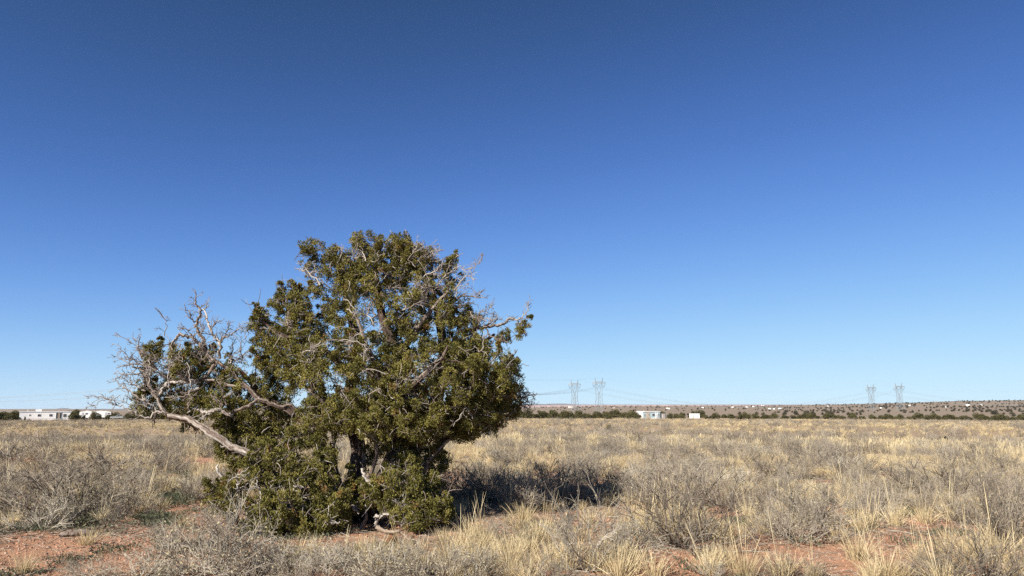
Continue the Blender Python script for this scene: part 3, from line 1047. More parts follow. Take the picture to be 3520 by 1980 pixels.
# ------------------------------------------------------------------ many small plants as one mass
def scatter(name, kinds, pts, rots, scl, idx, label):
    """one object: each point carries a copy of one of the kinds"""
    src = bpy.data.collections.new(name + '_kinds')
    for i, me in enumerate(kinds):
        o = bpy.data.objects.new('%s_kind_%02d' % (name, i), me)
        src.objects.link(o)
    n = len(pts)
    me = bpy.data.meshes.new(name)
    me.vertices.add(n)
    me.vertices.foreach_set('co', np.asarray(pts, np.float32).ravel())
    a = me.attributes.new('rot', 'FLOAT_VECTOR', 'POINT')
    a.data.foreach_set('vector', np.asarray(rots, np.float32).ravel())
    a = me.attributes.new('scl', 'FLOAT_VECTOR', 'POINT')
    a.data.foreach_set('vector', np.asarray(scl, np.float32).ravel())
    a = me.attributes.new('idx', 'INT', 'POINT')
    a.data.foreach_set('value', np.asarray(idx, np.int32))
    me.update()
    ng = bpy.data.node_groups.new(name + '_nodes', 'GeometryNodeTree')
    ng.interface.new_socket('Geometry', in_out='INPUT', socket_type='NodeSocketGeometry')
    ng.interface.new_socket('Geometry', in_out='OUTPUT', socket_type='NodeSocketGeometry')
    gi, go = ng.nodes.new('NodeGroupInput'), ng.nodes.new('NodeGroupOutput')
    ci = ng.nodes.new('GeometryNodeCollectionInfo')
    ci.inputs['Collection'].default_value = src
    ci.inputs['Separate Children'].default_value = True
    ci.inputs['Reset Children'].default_value = True
    ip = ng.nodes.new('GeometryNodeInstanceOnPoints')
    ip.inputs['Pick Instance'].default_value = True

    def attr(nm, dt):
        x = ng.nodes.new('GeometryNodeInputNamedAttribute')
        x.data_type = dt
        x.inputs['Name'].default_value = nm
        return x.outputs['Attribute']
    L = ng.links.new
    L(gi.outputs[0], ip.inputs['Points'])
    L(ci.outputs[0], ip.inputs['Instance'])
    L(attr('idx', 'INT'), ip.inputs['Instance Index'])
    L(attr('rot', 'FLOAT_VECTOR'), ip.inputs['Rotation'])
    L(attr('scl', 'FLOAT_VECTOR'), ip.inputs['Scale'])
    L(ip.outputs[0], go.inputs[0])
    o = link(name, me)
    md = o.modifiers.new('scatter', 'NODES')
    md.node_group = ng
    tag(o, label, kind='stuff')
    return o


rest = hill[N_IND:]
scatter('distant_woodland', small_kinds, [g for _, _, g, _ in rest], [(0, 0, random.uniform(0, 6.28)) for _ in rest],
        [(h / 2.6 * 1.2, h / 2.6 * 1.2, h / 2.6) for _, _, _, h in rest], [random.randrange(5) for _ in rest], 'dark specks of junipers scattered over the far slope and skyline')


# ------------------------------------------------------------------ the big juniper
TY = 10.8                                # distance of the trunk
S_ = 1.3665                              # the outline below was read off a 2576 px wide view


def P(px, py, dy=0.0):
    """point of the tree at a photograph pixel, dy metres behind (+) or before (-) the trunk"""
    return at(px, py, TY + dy)


def D(px, py, dy=0.0):
    return P(px * S_, py * S_, dy)


def smooth_path(pts, n=None, wob=0.0, rad=None):
    """Catmull-Rom through the points, with a little crookedness"""
    pts = np.asarray(pts, float)
    m = len(pts)
    if m < 3:
        n = n or 6
        t = np.linspace(0, 1, n)[:, None]
        out = pts[0] * (1 - t) + pts[-1] * t
    else:
        n = n or (m - 1) * 4 + 1
        ext = np.concatenate([[2 * pts[0] - pts[1]], pts, [2 * pts[-1] - pts[-2]]])
        s = np.linspace(0, m - 1 - 1e-6, n)
        i = s.astype(int)
        f = (s - i)[:, None]
        p0, p1, p2, p3 = ext[i], ext[i + 1], ext[i + 2], ext[i + 3]
        out = 0.5 * (2 * p1 + (p2 - p0) * f + (2 * p0 - 5 * p1 + 4 * p2 - p3) * f ** 2 + (3 * p1 - p0 - 3 * p2 + p3) * f ** 3)
    if wob:
        w = RNG.normal(size=out.shape) * wob
        w[0] = 0
        out = out + w
    return out


tree = empty('juniper_tree', (*[float(v) for v in P(1300, 1800)[:2]], gz(P(1300, 1800)[0], TY)))
tag(tree, 'big olive green juniper with pale dead limbs standing in the dry field', 'tree')
TL = np.array(tree.location)
sk_p, sk_r, sk_d = [], [], []            # skeleton nodes: position, radius, direction
GZ0 = TL[2]


def tpart(acc, name, mat, smooth=True, label=None, kind=None):
    o = acc.obj(name, mat, tree, smooth)
    o.location = -TL
    if label:
        o['label'] = label
    if kind:
        o['kind'] = kind
    return o


def limb(name, pts, r0, r1, pale=0.35, k=10, skel=True, label=None, wob=0.005, rough=0.27, pw=1.0):
    pts = np.asarray(pts, float)
    pts[1:-1] += RNG.normal(size=pts[1:-1].shape) * min(0.022, r0 * 0.4)
    p = smooth_path(pts, (len(pts) - 1) * 6 + 1, wob)
    n = len(p)
    t = np.linspace(0, 1, n)
    r = (1 + 0.10 * np.interp(t, np.linspace(0, 1, 9), RNG.normal(size=9))) * (r0 + (r1 - r0) * t ** pw)
    # shreddy, ridged bark: ridges run along the limb
    k = k + 4
    th = np.arange(k) * 2 * math.pi / k
    tw_ = np.linspace(0, RNG.uniform(1.5, 4.0) * (1 if RNG.random() < .5 else -1), n)[:, None] + np.interp(t, np.linspace(0, 1, 6), RNG.normal(size=6) * 0.5)[:, None]
    lob_ = 0.20 * np.cos(3 * th[None] + tw_ * 3) + 0.10 * np.cos(5 * th[None] - tw_ * 2 + 1.0) if r0 > 0.05 else np.zeros((n, k))
    base = RNG.normal(size=k) * rough * 0.6
    ridge_ = 1 + lob_ + base[None, :] + RNG.normal(size=(n, k)) * rough * 0.15
    acc = Acc()
    c = np.full((n, k), pale) + base[None, :] * 1.3 + lob_ * 0.9 + RNG.normal(size=(n, k)) * 0.13
    acc.tube(p, r, k, 0.5, ridge_)
    acc.c[-1] = np.concatenate([np.clip(c, 0, 1).ravel(), [pale]])
    o = tpart(acc, name, M_bark, True, label)
    if skel:
        for i in range(2, n):
            sk_p.append(p[i])
            sk_r.append(r[i])
            sk_d.append(unit(p[i] - p[i - 1]))
    return p, r


base = np.array([P(1290, 1800)[0], TY, GZ0 - 0.1])


def B(dx, dy=0.0):
    return base + np.array([dx, dy, 0])


# main stems (photograph pixels, metres of depth)
limb('trunk', [B(0.12), D(962, 1240, -.05), D(1000, 1130), D(985, 1020, .05), D(1002, 900, .1), D(960, 790, .1), D(945, 690, 0.05), D(950, 625, 0)], 0.19, 0.02, 0.14, 16, pw=0.8)
limb('trunk', [B(-0.08, .1), D(884, 1240, .05), D(902, 1130, .1), D(880, 1010, .2), D(897, 880, .2), D(872, 770, .15), D(858, 700, .1), D(840, 650, 0.1)], 0.13, 0.016, 0.20, 14, pw=0.8)
limb('trunk', [B(0.25, .2), D(1010, 1230, .2), D(1045, 1130, .25), D(1085, 1040, .3), D(1110, 940, .3), D(1110, 850, .2), D(1095, 750, .15), D(1080, 700, .1)], 0.15, 0.02, 0.16, 14, pw=0.8)
limb('trunk', [B(-0.25, -.05), D(880, 1275, -.1), D(845, 1210, -.1), D(812, 1125, -.1), D(775, 1075, -.1), D(745, 1040, 0), D(705, 1022, .05), D(660, 1005, 0.1), D(632, 960, .05), D(600, 930, 0)], 0.085, 0.022, 0.06, 12, pw=0.8)
limb('trunk', [B(-0.2, .15), D(858, 1235, .15), D(835, 1150, .1), D(848, 1070, .05), D(815, 990, 0)], 0.065, 0.016, 0.34, 8)
limb('trunk', [B(0.3, .05), D(1040, 1235, .1), D(1085, 1150, .1), D(1140, 1080, .15), D(1190, 1040, .2)], 0.075, 0.016, 0.32, 8)
limb('trunk', [B(0.05, -.15), D(930, 1230, -.3), D(950, 1140, -.35), D(935, 1060, -.4)], 0.05, 0.014, 0.42, 8)
# left low limb, long and pale
limb('limb', [B(-0.35, -.2), P(1160, 1760, -.35), P(1010, 1690, -.5), P(935, 1630, -.55), P(895, 1590, -.55), P(862, 1560, -.5), P(800, 1540, -.45), P(735, 1495, -.4), P(690, 1470, -.3), P(640, 1440, -.2), P(580, 1420, -.15), P(545, 1370, -.1), P(520, 1320, -.1), P(500, 1285, -.1)], 0.084, 0.012, 0.40, 16, pw=0.8, label='long pale limb leaning out low to the left')
limb('limb', [D(770, 1072, -.1), P(1000, 1400, -.15), P(965, 1402, -.2), P(915, 1390, -.25), P(890, 1368, -.25), P(862, 1340, -.2), P(826, 1308, -.15), P(800, 1282, -.1), P(766, 1257, -.05), P(730, 1230, 0), P(706, 1200, 0)], 0.034, 0.024, 0.28, 12)
limb('limb', [P(890, 1368, -.25), P(865, 1392, -.3), P(825, 1404, -.32), P(798, 1416, -.35)], 0.026, 0.020, 0.40, 8)
limb('limb', [P(1300, 1500, .3), P(1400, 1440, .4), P(1500, 1400, .5), P(1600, 1370, .5), P(1690, 1350, .45)], 0.075, 0.02, 0.3, 10)
limb('limb', [P(1500, 1330, .3), P(1570, 1250, .3), P(1640, 1200, .25), P(1700, 1150, .2)], 0.055, 0.02, 0.35, 8)
limb('limb', [P(1220, 1300, .2), P(1120, 1220, .1), P(1030, 1180, 0), P(960, 1150, -.05), P(900, 1100, 0)], 0.05, 0.015, 0.4, 8)
limb('limb', [P(1360, 1250, .1), P(1420, 1150, -.1), P(1480, 1080, -.2), P(1540, 1000, -.2)], 0.05, 0.015, 0.5, 8)
limb('limb', [P(1340, 1400, -.1), P(1300, 1280, -.5), P(1260, 1180, -.8), P(1230, 1100, -.8)], 0.055, 0.015, 0.45, 8)
limb('limb', [P(1340, 1420, -.1), P(1430, 1330, -.6), P(1500, 1240, -.9), P(1540, 1190, -.9)], 0.055, 0.015, 0.45, 8)
limb('limb', [P(1290, 1500, -.1), P(1180, 1430, -.5), P(1090, 1370, -.7), P(1040, 1320, -.7)], 0.05, 0.015, 0.45, 8)
limb('limb', [B(-0.2, -.4), P(1130, 1790, -.8), P(1000, 1740, -1.0), P(900, 1720, -1.1), P(800, 1730, -1.1)], 0.06, 0.015, 0.5, 8)
limb('limb', [B(0.15, -.35), P(1380, 1760, -.6), P(1420, 1700, -.7), P(1400, 1640, -.7)], 0.05, 0.014, 0.5, 8)
limb('limb', [B(0.35, .1), P(1450, 1720, .1), P(1500, 1640, .2), P(1530, 1580, .2)], 0.06, 0.016, 0.35, 8)
limb('limb', [P(740, 1250, 0), P(700, 1300, .1), P(640, 1310, .15), P(580, 1330, .1)], 0.022, 0.012, 0.5, 8)
limb('limb', [P(862, 1330, -.2), P(800, 1330, -.1), P(740, 1312, 0), P(660, 1300, .05), P(585, 1312, .05), P(550, 1345, 0)], 0.022, 0.012, 0.55, 8)

# foliage masses: x, y, half width, half height (view pixels), depth offset, half depth (m), share of filling
MASS = [
    (960, 672, 88, 82, 0.1, 0.55, 1.0), (890, 700, 50, 60, .05, .4, .8), (830, 662, 60, 50, 0.1, 0.4, .75), (1078, 722, 80, 66, 0.1, 0.45, .72), (960, 790, 150, 100, 0.0, 0.85, .52),
    (805, 790, 84, 72, 0.0, 0.6, .66), (1125, 830, 90, 80, 0.1, 0.6, .62), (900, 930, 160, 105, -0.15, 1.15, .80), (1075, 950, 165, 110, -0.15, 1.25, .85),
    (1215, 960, 95, 95, 0.15, 0.9, .95), (760, 900, 70, 85, 0.05, 0.6, .75), (1000, 1045, 170, 62, -0.2, 1.25, .90), (1180, 1050, 85, 50, 0.2, 0.9, .9),
    (850, 1040, 105, 55, -0.2, 0.9, .85), (657, 828, 24, 62, 0.1, 0.2, 1.0), (682, 868, 50, 70, 0.15, 0.4, .9), (690, 975, 52, 70, 0.2, 0.4, .8),
    (600, 975, 62, 52, 0.08, 0.45, .85), (540, 950, 60, 50, 0.30, 0.4, .75), (455, 925, 60, 48, 0.08, 0.35, .75), (385, 885, 26, 30, 0.30, 0.2, .9), (400, 940, 40, 40, .25, .3, .5),
    (500, 900, 30, 26, 0.30, 0.2, .7), (380, 1010, 42, 40, .25, 0.3, .7), (450, 1015, 70, 36, .30, 0.4, .85), (640, 1040, 90, 52, 0.30, 0.55, .95), (560, 1025, 70, 40, 0.08, 0.45, .7),
    (690, 1095, 88, 45, 0.30, 0.5, .95), (600, 1075, 62, 32, 0.30, 0.35, .85), (480, 1070, 34, 18, 0, 0.2, .6), (572, 1128, 34, 28, -.1, 0.25, .9),
    (700, 1190, 85, 50, -0.7, 0.45, .95), (770, 1215, 62, 58, -0.75, 0.4, .95), (615, 1265, 78, 52, -1.0, 0.40, .9), (720, 1290, 105, 62, -1.1, 0.45, 1.1), (840, 1290, 40, 66, -1.0, 0.28, .9), (820, 1240, 50, 50, -0.9, .3, .9), (790, 1310, 60, 48, -1.05, 0.4, .9),
    (560, 1262, 40, 28, -1.0, 0.25, .8), (650, 1330, 60, 30, -1.15, 0.3, .8), (640, 1180, 30, 32, -.7, .25, .8), (612, 1160, 36, 30, -.2, .25, .8), (690, 1140, 60, 40, -.1, .4, .9), (745, 1100, 40, 40, .1, .3, .8), (650, 1150, 44, 34, .15, .3, .9),
    (690, 1350, 95, 26, -1.25, 0.3, .9), (790, 1345, 60, 28, -1.2, .3, .9), (740, 1250, 90, 40, -.95, .35, .9),
    (1000, 1235, 72, 52, -0.85, 0.35, 1.1), (880, 1230, 26, 40, -0.3, 0.2, .7), (1080, 1235, 30, 40, -0.5, 0.25, .8), (1000, 1290, 40, 30, -0.85, 0.22, .6), (1020, 1180, 46, 36, -0.5, 0.3, .85), (950, 1215, 36, 40, -0.6, 0.25, .85), (1070, 1285, 62, 42, -0.95, 0.35, 1.1), (1040, 1325, 40, 16, -1.0, 0.2, .7), (1110, 1290, 26, 30, -0.7, 0.2, .85),
    (1100, 1180, 36, 46, 0.35, 0.35, .9), (1060, 1110, 70, 40, 0.3, 0.5, .75), (1170, 1085, 52, 24, 0.3, 0.4, .8), (925, 1150, 26, 40, .1, .25, .5), (985, 1120, 50, 30, .0, .4, .6), (815, 1165, 36, 40, -.55, .2, .8), (785, 1110, 34, 30, -.4, .2, .7), (905, 1275, 22, 40, -.75, .15, .6),
    (1275, 985, 48, 62, 0.2, 0.4, .95), (1265, 1030, 48, 30, 0.2, 0.3, .85), (1190, 880, 68, 40, 0.15, 0.4, .75), (1265, 845, 28, 16, 0.05, 0.12, .55), (1315, 832, 14, 14, 0, 0.1, .8), (1160, 800, 44, 34, 0.1, .3, .5),
    (1008, 612, 32, 28, 0.05, .2, 1.0), (905, 612, 22, 26, 0.05, .2, 1.0), (775, 628, 20, 24, 0.1, .15, .9), (1030, 660, 60, 50, 0.1, .4, .9), (745, 830, 40, 50, .1, .4, .7), (1132, 672, 18, 20, 0.1, .15, 1.0), (702, 765, 20, 30, 0.1, .2, .85), (735, 745, 26, 24, 0.1, .2, .75),
]
cl_p, cl_r = [], []
for (cx, cy, rx, ry, oy, rz, fill) in MASS:
    c = D(cx, cy, oy)
    RX, RZ = np.linalg.norm(D(cx + rx, cy, oy) - c), np.linalg.norm(D(cx, cy - ry, oy) - c)
    small = min(RX, RZ)
    size = 0.105 if small < 0.2 else 0.125
    area = 4 * math.pi * ((RX * RZ) ** 1.6 / 3 + (RX * rz) ** 1.6 / 3 + (RZ * rz) ** 1.6 / 3) ** (1 / 1.6)
    want = int(fill * area / (size * size * 4.2)) + 2
    got = 0
    for _ in range(want * 14):
        if got >= want:
            break
        d = rand_unit()
        u = RNG.random() ** 0.30
        q = c + d * np.array([RX, rz, RZ]) * u * (0.96 if small > .2 else 0.85)
        if q[1] > TY + 0.5 and RNG.random() < 0.5:
            continue
        if q[2] < GZ0 + 0.04:
            continue
        if small > 0.17 and float(vnoise(np.array([q[0] * 3.1 + q[1] * 1.3]), np.array([q[2] * 3.1 - q[1] * 1.7]), 93)[0]) < 0.19:
            continue
        if cl_p:
            dd = np.min(np.linalg.norm(np.array(cl_p[-900:]) - q, axis=1))
            if dd < size * 1.05:
                continue
        cl_p.append(q)
        cl_r.append(size * RNG.uniform(0.75, 1.25))
        got += 1
# pointed tips: shorter and shorter sprays stacked upwards on part of the outer ones
for i in range(len(cl_p)):
    if RNG.random() < 0.16 and cl_p[i][2] < P(1300, 880)[2]:
        q, r_ = cl_p[i], cl_r[i]
        d = unit(np.array([RNG.normal(0, 0.35), RNG.normal(0, 0.35), 1.0]))
        for k in (1, 2):
            cl_p.append(q + d * r_ * 0.95 * k)
            cl_r.append(r_ * (0.78, 0.55)[k - 1])
cl_p, cl_r = np.array(cl_p), np.array(cl_r)

# connect every spray of foliage to the nearest fitting limb with a crooked branch
order = np.argsort([np.min(np.linalg.norm(np.array(sk_p) - q, axis=1)) for q in cl_p])
br = Acc()
SKP = np.zeros((60000, 3))
SKD = np.zeros((60000, 3))
SKR = np.zeros(60000)
ns = len(sk_p)
SKP[:ns], SKD[:ns], SKR[:ns] = sk_p, sk_d, sk_r
for ci in order:
    q = cl_p[ci]
    v = q - SKP[:ns]
    d = np.linalg.norm(v, axis=1) + 1e-6
    cosang = np.sum(v * SKD[:ns], axis=1) / d
    cost = d * (1.25 - 0.45 * cosang) + 0.12 * (SKR[:ns] < 0.006)
    i = int(np.argmin(cost))
    a = SKP[i]
    dist = d[i]
    m = max(4, int(dist / 0.09) + 2)
    t = np.linspace(0, 1, m)[:, None]
    p = a + (q - a) * t
    bend = rand_unit() * dist * 0.16 + np.array([0, 0, -0.08 * dist])
    p = p + bend * np.sin(t * math.pi) + RNG.normal(size=(m, 3)) * 0.022 * np.sin(t * math.pi)
    r0 = min(SKR[i] * 0.75, 0.006 + 0.020 * dist)
    r0 = max(r0, 0.005)
    r = r0 + (0.0042 - r0) * t[:, 0]
    pale = float(np.clip(RNG.normal(0.55, 0.2), 0.1, 1))
    br.tube(p, r, 4 if dist < 0.35 else 6, pale)
    k = m - 1
    SKP[ns:ns + k] = p[1:]
    SKD[ns:ns + k] = np.diff(p, axis=0) / (np.linalg.norm(np.diff(p, axis=0), axis=1)[:, None] + 1e-9)
    SKR[ns:ns + k] = r[1:]
    ns += k
tpart(br, 'branches', M_bark, True, 'crooked grey brown branches carrying the foliage', 'stuff')

# curly bare twigs showing through the foliage
tw = Acc()
for ci in range(len(cl_p)):
    for _ in range(1 if RNG.random() < 0.8 else 2):
        q = cl_p[ci] + rand_unit() * cl_r[ci] * 0.5
        d = unit(rand_unit() + np.array([0, -0.75, 0.15]))
        L = RNG.uniform(0.10, 0.30)
        c1 = rand_unit()
        m = 6
        p = [q]
        for k in range(m - 1):
            d = unit(d + c1 * 0.32 + rand_unit() * 0.18)
            p.append(p[-1] + d * L / (m - 1))
        tw.tube(np.array(p), np.linspace(RNG.uniform(0.004, 0.008), 0.003, m), 4, float(np.clip(RNG.normal(0.60, 0.2), 0.15, 1)))
tpart(tw, 'twigs', M_bark, True, 'pale curly bare twigs showing through the foliage', 'stuff')

# foliage: every spray is a handful of lobes, every lobe a cluster of scale leaf sprigs
NL, NP = 6, 60
nC = len(cl_p)
lob = cl_p[:, None, :] + rand_unit(nC * NL).reshape(nC, NL, 3) * (cl_r[:, None, None] * RNG.uniform(0.30, 0.82, (nC, NL, 1)))
lr = cl_r[:, None] * RNG.uniform(0.28, 0.48, (nC, NL))
ctint = np.clip(RNG.normal(0.46, 0.10, (nC, 1, 1)) + RNG.normal(0, 0.09, (nC, NL, 1)), 0, 0.85)
ctint = np.where(RNG.random((nC, NL, 1)) < 0.022, 0.97, ctint)
dirs = rand_unit(nC * NL * NP).reshape(nC, NL, NP, 3)
pos = lob[:, :, None, :] + dirs * (lr[:, :, None, None] * RNG.uniform(0.25, 1.0, (nC, NL, NP, 1)))
out = (lob - cl_p[:, None, :])
out = out / (np.linalg.norm(out, axis=-1, keepdims=True) + 1e-6)
axs = dirs * 0.8 + out[:, :, None, :] * 0.5 + np.array([0, 0, 0.65]) + RNG.normal(size=dirs.shape) * 0.35
axs /= np.linalg.norm(axs, axis=-1, keepdims=True)
wd = np.cross(axs, RNG.normal(size=axs.shape))
wd /= np.linalg.norm(wd, axis=-1, keepdims=True)
ln = RNG.uniform(0.018, 0.034, (nC, NL, NP, 1))
hw = RNG.uniform(0.0050, 0.0082, (nC, NL, NP, 1))
V = np.stack([pos, pos + axs * ln * 0.55 + wd * hw, pos + axs * ln, pos + axs * ln * 0.55 - wd * hw], 3)
T = np.clip(ctint[..., None, :] + RNG.normal(0, 0.07, (nC, NL, NP, 1)), 0, 1)
T = np.repeat(T, 4, axis=3)
V, T = V.reshape(-1, 3), T.reshape(-1)
keep = (pos[..., 2].reshape(-1) > GZ0 + 0.0)
V = V.reshape(-1, 4, 3)[keep].reshape(-1, 3)
T = T.reshape(-1, 4)[keep].reshape(-1)
o = link('crown', mesh_from('crown', V, [np.arange(len(V)).reshape(-1, 4)], [M_foliage], T), tree)
o.location = -TL
tag(o, 'dense olive green scale leaf foliage in rounded clumps', kind='stuff')
print('juniper sprays', nC, 'leaf quads', len(V) // 4)


# dead wood
def side_twigs(acc, p, r, depth, L0, pale, n):
    m = len(p)
    for _ in range(n):
        t = RNG.uniform(0.15, 1.0)
        i = min(m - 2, max(1, int(t * (m - 1))))
        tg = unit(p[i + 1] - p[i - 1]) if i + 1 < m else unit(p[i] - p[i - 1])
        d = unit(tg * 0.75 + rand_unit() * 0.8 + np.array([0, 0, 0.12]))
        L = L0 * RNG.uniform(0.5, 1.2) * (1.15 - 0.5 * t)
        k = 6
        q = [p[i]]
        curl = rand_unit() * 0.17
        for j in range(k):
            d = unit(d + curl + rand_unit() * 0.30)
            q.append(q[-1] + d * L / k)
        q = np.array(q)
        rr = max(0.0034, min(r[i] * 0.5, 0.004 + 0.008 * L))
        rad = np.linspace(rr, 0.0024, k + 1)
        acc.tube(q, rad, 4, float(np.clip(pale + RNG.normal(0, 0.08), 0, 1)))
        if depth > 0:
            side_twigs(acc, q, rad, depth - 1, L * 0.55, pale, 3)


def dead(pts, r0, r1, L0=0.28, n=9, depth=1, pale=0.64, label=None, wob=0.012):
    p = smooth_path(pts, (len(pts) - 1) * 5 + 1, wob)
    m = len(p)
    r = np.linspace(r0 * 0.82, r1, m)
    acc = Acc()
    k = 9
    b = RNG.normal(size=k) * 0.2
    acc.tube(p, r, k, 0.5, 1 + b[None] + RNG.normal(size=(m, k)) * 0.06)
    acc.c[-1] = np.clip(np.concatenate([(pale + b[None] * 1.6 + RNG.normal(size=(m, k)) * 0.12).ravel(), [pale]]), 0, 1)
    side_twigs(acc, p, r, depth, L0, pale, int(n * 1.35))
    tpart(acc, 'dead_branch', M_bark, True, label)


def A1(x, y, dy=0.0):
    return P(400 + x / 3.018, 1000 + y / 3.018, dy)


def A2(x, y, dy=0.0):
    return P(1400 + x / 2.898, 1000 + y / 2.898, dy)


dead([A1(1000, 720), A1(930, 640, -.05), A1(870, 560, -.1), A1(800, 500, -.12), A1(720, 468, -.15), A1(640, 458, -.15), A1(600, 520, -.15), A1(545, 590, -.18)], 0.042, 0.010, 0.25, 8, label='thick silvery dead branch arching over at its tip')
dead([A1(925, 600), A1(892, 490, .05), A1(850, 420, .05), A1(832, 330, .08), A1(878, 220, .08), A1(842, 150, .1), A1(820, 80, .1), A1(820, 10, .1)], 0.034, 0.006, 0.22, 12, label='tallest bare dead branch of the left side')
dead([A1(1070, 700), A1(1072, 560, -.1), A1(1020, 470, -.1), A1(970, 370, -.1), A1(930, 250, -.1), A1(925, 190, -.1), A1(972, 155, -.1)], 0.026, 0.005, 0.20, 10)
dead([A1(1072, 570, -.1), A1(1108, 500, -.05), A1(1200, 450, 0), A1(1300, 370, 0)], 0.018, 0.005, 0.22, 8)
dead([A1(1106, 500, -.05), A1(1140, 400, -.1), A1(1162, 310, -.1)], 0.012, 0.004, 0.16, 6)
dead([A1(830, 325, .08), A1(780, 285, .05), A1(742, 205, 0), A1(708, 160, 0)], 0.014, 0.004, 0.15, 6)
dead([A1(970, 370, -.1), A1(1020, 350, -.15), A1(1062, 310, -.2)], 0.012, 0.004, 0.16, 6)
dead([A1(1180, 760), A1(1192, 680, .05), A1(1205, 600, .05), A1(1216, 470, .05)], 0.020, 0.004, 0.18, 8)
dead([A1(1190, 720, .05), A1(1290, 690, .1), A1(1390, 590, .1)], 0.016, 0.005, 0.2, 8)
dead([A1(860, 560, -.1), A1(790, 480, -.2), A1(740, 400, -.25), A1(620, 370, -.25)], 0.014, 0.004, 0.18, 9)
dead([A1(300, 960), A1(290, 860, -.05), A1(320, 740, -.05), A1(262, 690, -.05), A1(238, 600, -.05), A1(228, 470, -.05)], 0.024, 0.005, 0.2, 9)
dead([A1(240, 640, -.05), A1(205, 570, -.1), A1(190, 480, -.1)], 0.011, 0.004, 0.14, 5)
dead([A1(290, 850, -.05), A1(190, 790, -.1), A1(120, 740, -.1), A1(0, 670, -.1)], 0.015, 0.004, 0.2, 9)
dead([A1(300, 860, -.05), A1(200, 858, -.1), A1(100, 872, -.12), A1(-10, 848, -.12)], 0.013, 0.004, 0.18, 8)
dead([A1(300, 1040, -.1), A1(230, 1000, -.15), A1(150, 950, -.15), A1(60, 900, -.2), A1(-10, 880, -.2)], 0.018, 0.004, 0.2, 8)
dead([A1(330, 1170, -.15), A1(250, 1130, -.2), A1(130, 1040, -.2), A1(40, 980, -.2), A1(-20, 920, -.2)], 0.016, 0.004, 0.2, 9)
dead([A1(500, 1275, -.2), A1(400, 1262, -.25), A1(345, 1318, -.25), A1(270, 1312, -.3), A1(205, 1262, -.3), A1(110, 1222, -.3), P(396, 1392, -.3), P(372, 1375, -.3), P(322, 1357, -.3)], 0.022, 0.004, 0.2, 7, label='low bare branch reaching farthest to the left')
dead([P(400, 1394, -.3), P(384, 1377, -.3), P(340, 1364, -.3), P(284, 1361, -.3)], 0.008, 0.003, 0.16, 4)
dead([P(384, 1377, -.3), P(350, 1380, -.3), P(295, 1405, -.3)], 0.007, 0.003, 0.14, 3)
dead([A1(400, 1265, -.25), A1(395, 1320, -.3), A1(390, 1370, -.3), A1(370, 1420, -.3)], 0.016, 0.004, 0.08, 3, 0, 0.3)
dead([A1(850, 935, 0), A1(760, 930, -.1), A1(690, 880, -.15), A1(620, 800, -.15), A1(560, 780, -.15)], 0.034, 0.010, 0.24, 9)
dead([A1(850, 945, 0), A1(700, 950, -.1), A1(560, 955, -.1), A1(480, 1005, -.15), A1(440, 1070, -.2)], 0.024, 0.012, 0.22, 9)
dead([A1(860, 1010, -.1), A1(760, 1055, -.2), A1(680, 1090, -.25), A1(500, 1105, -.3)], 0.020, 0.008, 0.2, 7)
dead([A1(735, 1265, -.35), A1(742, 1180, -.4), A1(768, 1080, -.4), A1(760, 900, -.4), A1(742, 760, -.35)], 0.013, 0.005, 0.16, 7)
dead([A1(540, 1000, -.3), A1(540, 850, -.35), A1(535, 700, -.3)], 0.011, 0.004, 0.15, 6)
dead([A1(340, 960, -.25), A1(345, 800, -.3), A1(335, 700, -.3)], 0.012, 0.004, 0.15, 6)
dead([A1(1200, 1292, -.4), A1(1110, 1262, -.45), A1(1035, 1236, -.45), A1(975, 1258, -.45), A1(900, 1248, -.45), A1(840, 1230, -.45)], 0.028, 0.015, 0.12, 4, 0, 0.97, 'bright silver bare branch crossing the left foliage')
dead([A1(990, 1262, -.45), A1(930, 1285, -.45), A1(890, 1330, -.48), A1(840, 1340, -.5)], 0.014, 0.006, 0.1, 4, 0, 0.9)
dead([A1(1140, 1190, -.45), A1(1100, 1060, -.5), A1(1050, 900, -.5), A1(1010, 830, -.5)], 0.016, 0.006, 0.16, 6)
dead([A1(1120, 1190, -.45), A1(1060, 1150, -.5), A1(980, 1100, -.5)], 0.014, 0.005, 0.15, 5)
for _ in range(16):
    a, b = RNG.uniform(480, 640), RNG.uniform(1210, 1440)
    d0 = P(a, b, RNG.uniform(-.3, .15))
    L = RNG.uniform(0.25, 0.55)
    dd = unit([-1.0, RNG.normal(0, .3), RNG.uniform(-.25, .75) + (1420 - b) / 500.0])
    dead([d0, d0 + dd * L * .5 + rand_unit() * .05, d0 + dd * L + rand_unit() * .07], 0.0085, 0.003, 0.17, 6, 1, 0.62)
for _ in range(11):
    a, b = RNG.uniform(560, 860), RNG.uniform(1150, 1300)
    d0 = P(a, b, RNG.uniform(-.3, .1))
    L = RNG.uniform(0.25, 0.5)
    dd = unit([RNG.normal(-.1, .45), RNG.normal(0, .3), 1.0])
    dead([d0, d0 + dd * L * .5 + rand_unit() * .05, d0 + dd * L + rand_unit() * .07], 0.0085, 0.003, 0.16, 6, 1, 0.60)
# slender twisted stems in the dark hollow at the foot
for _ in range(9):
    x = RNG.uniform(-.35, .45)
    b0 = B(x * .6, RNG.uniform(-.35, .2))
    dead([b0, b0 + [x * .15 + RNG.normal(0, .05), -.03, .28], b0 + [x * .4 + RNG.normal(0, .08), -.05, .55], b0 + [x * .8 + RNG.normal(0, .1), -.05, .95]], RNG.uniform(.022, .04), .012, .2, 4, 1, RNG.uniform(.1, .4))
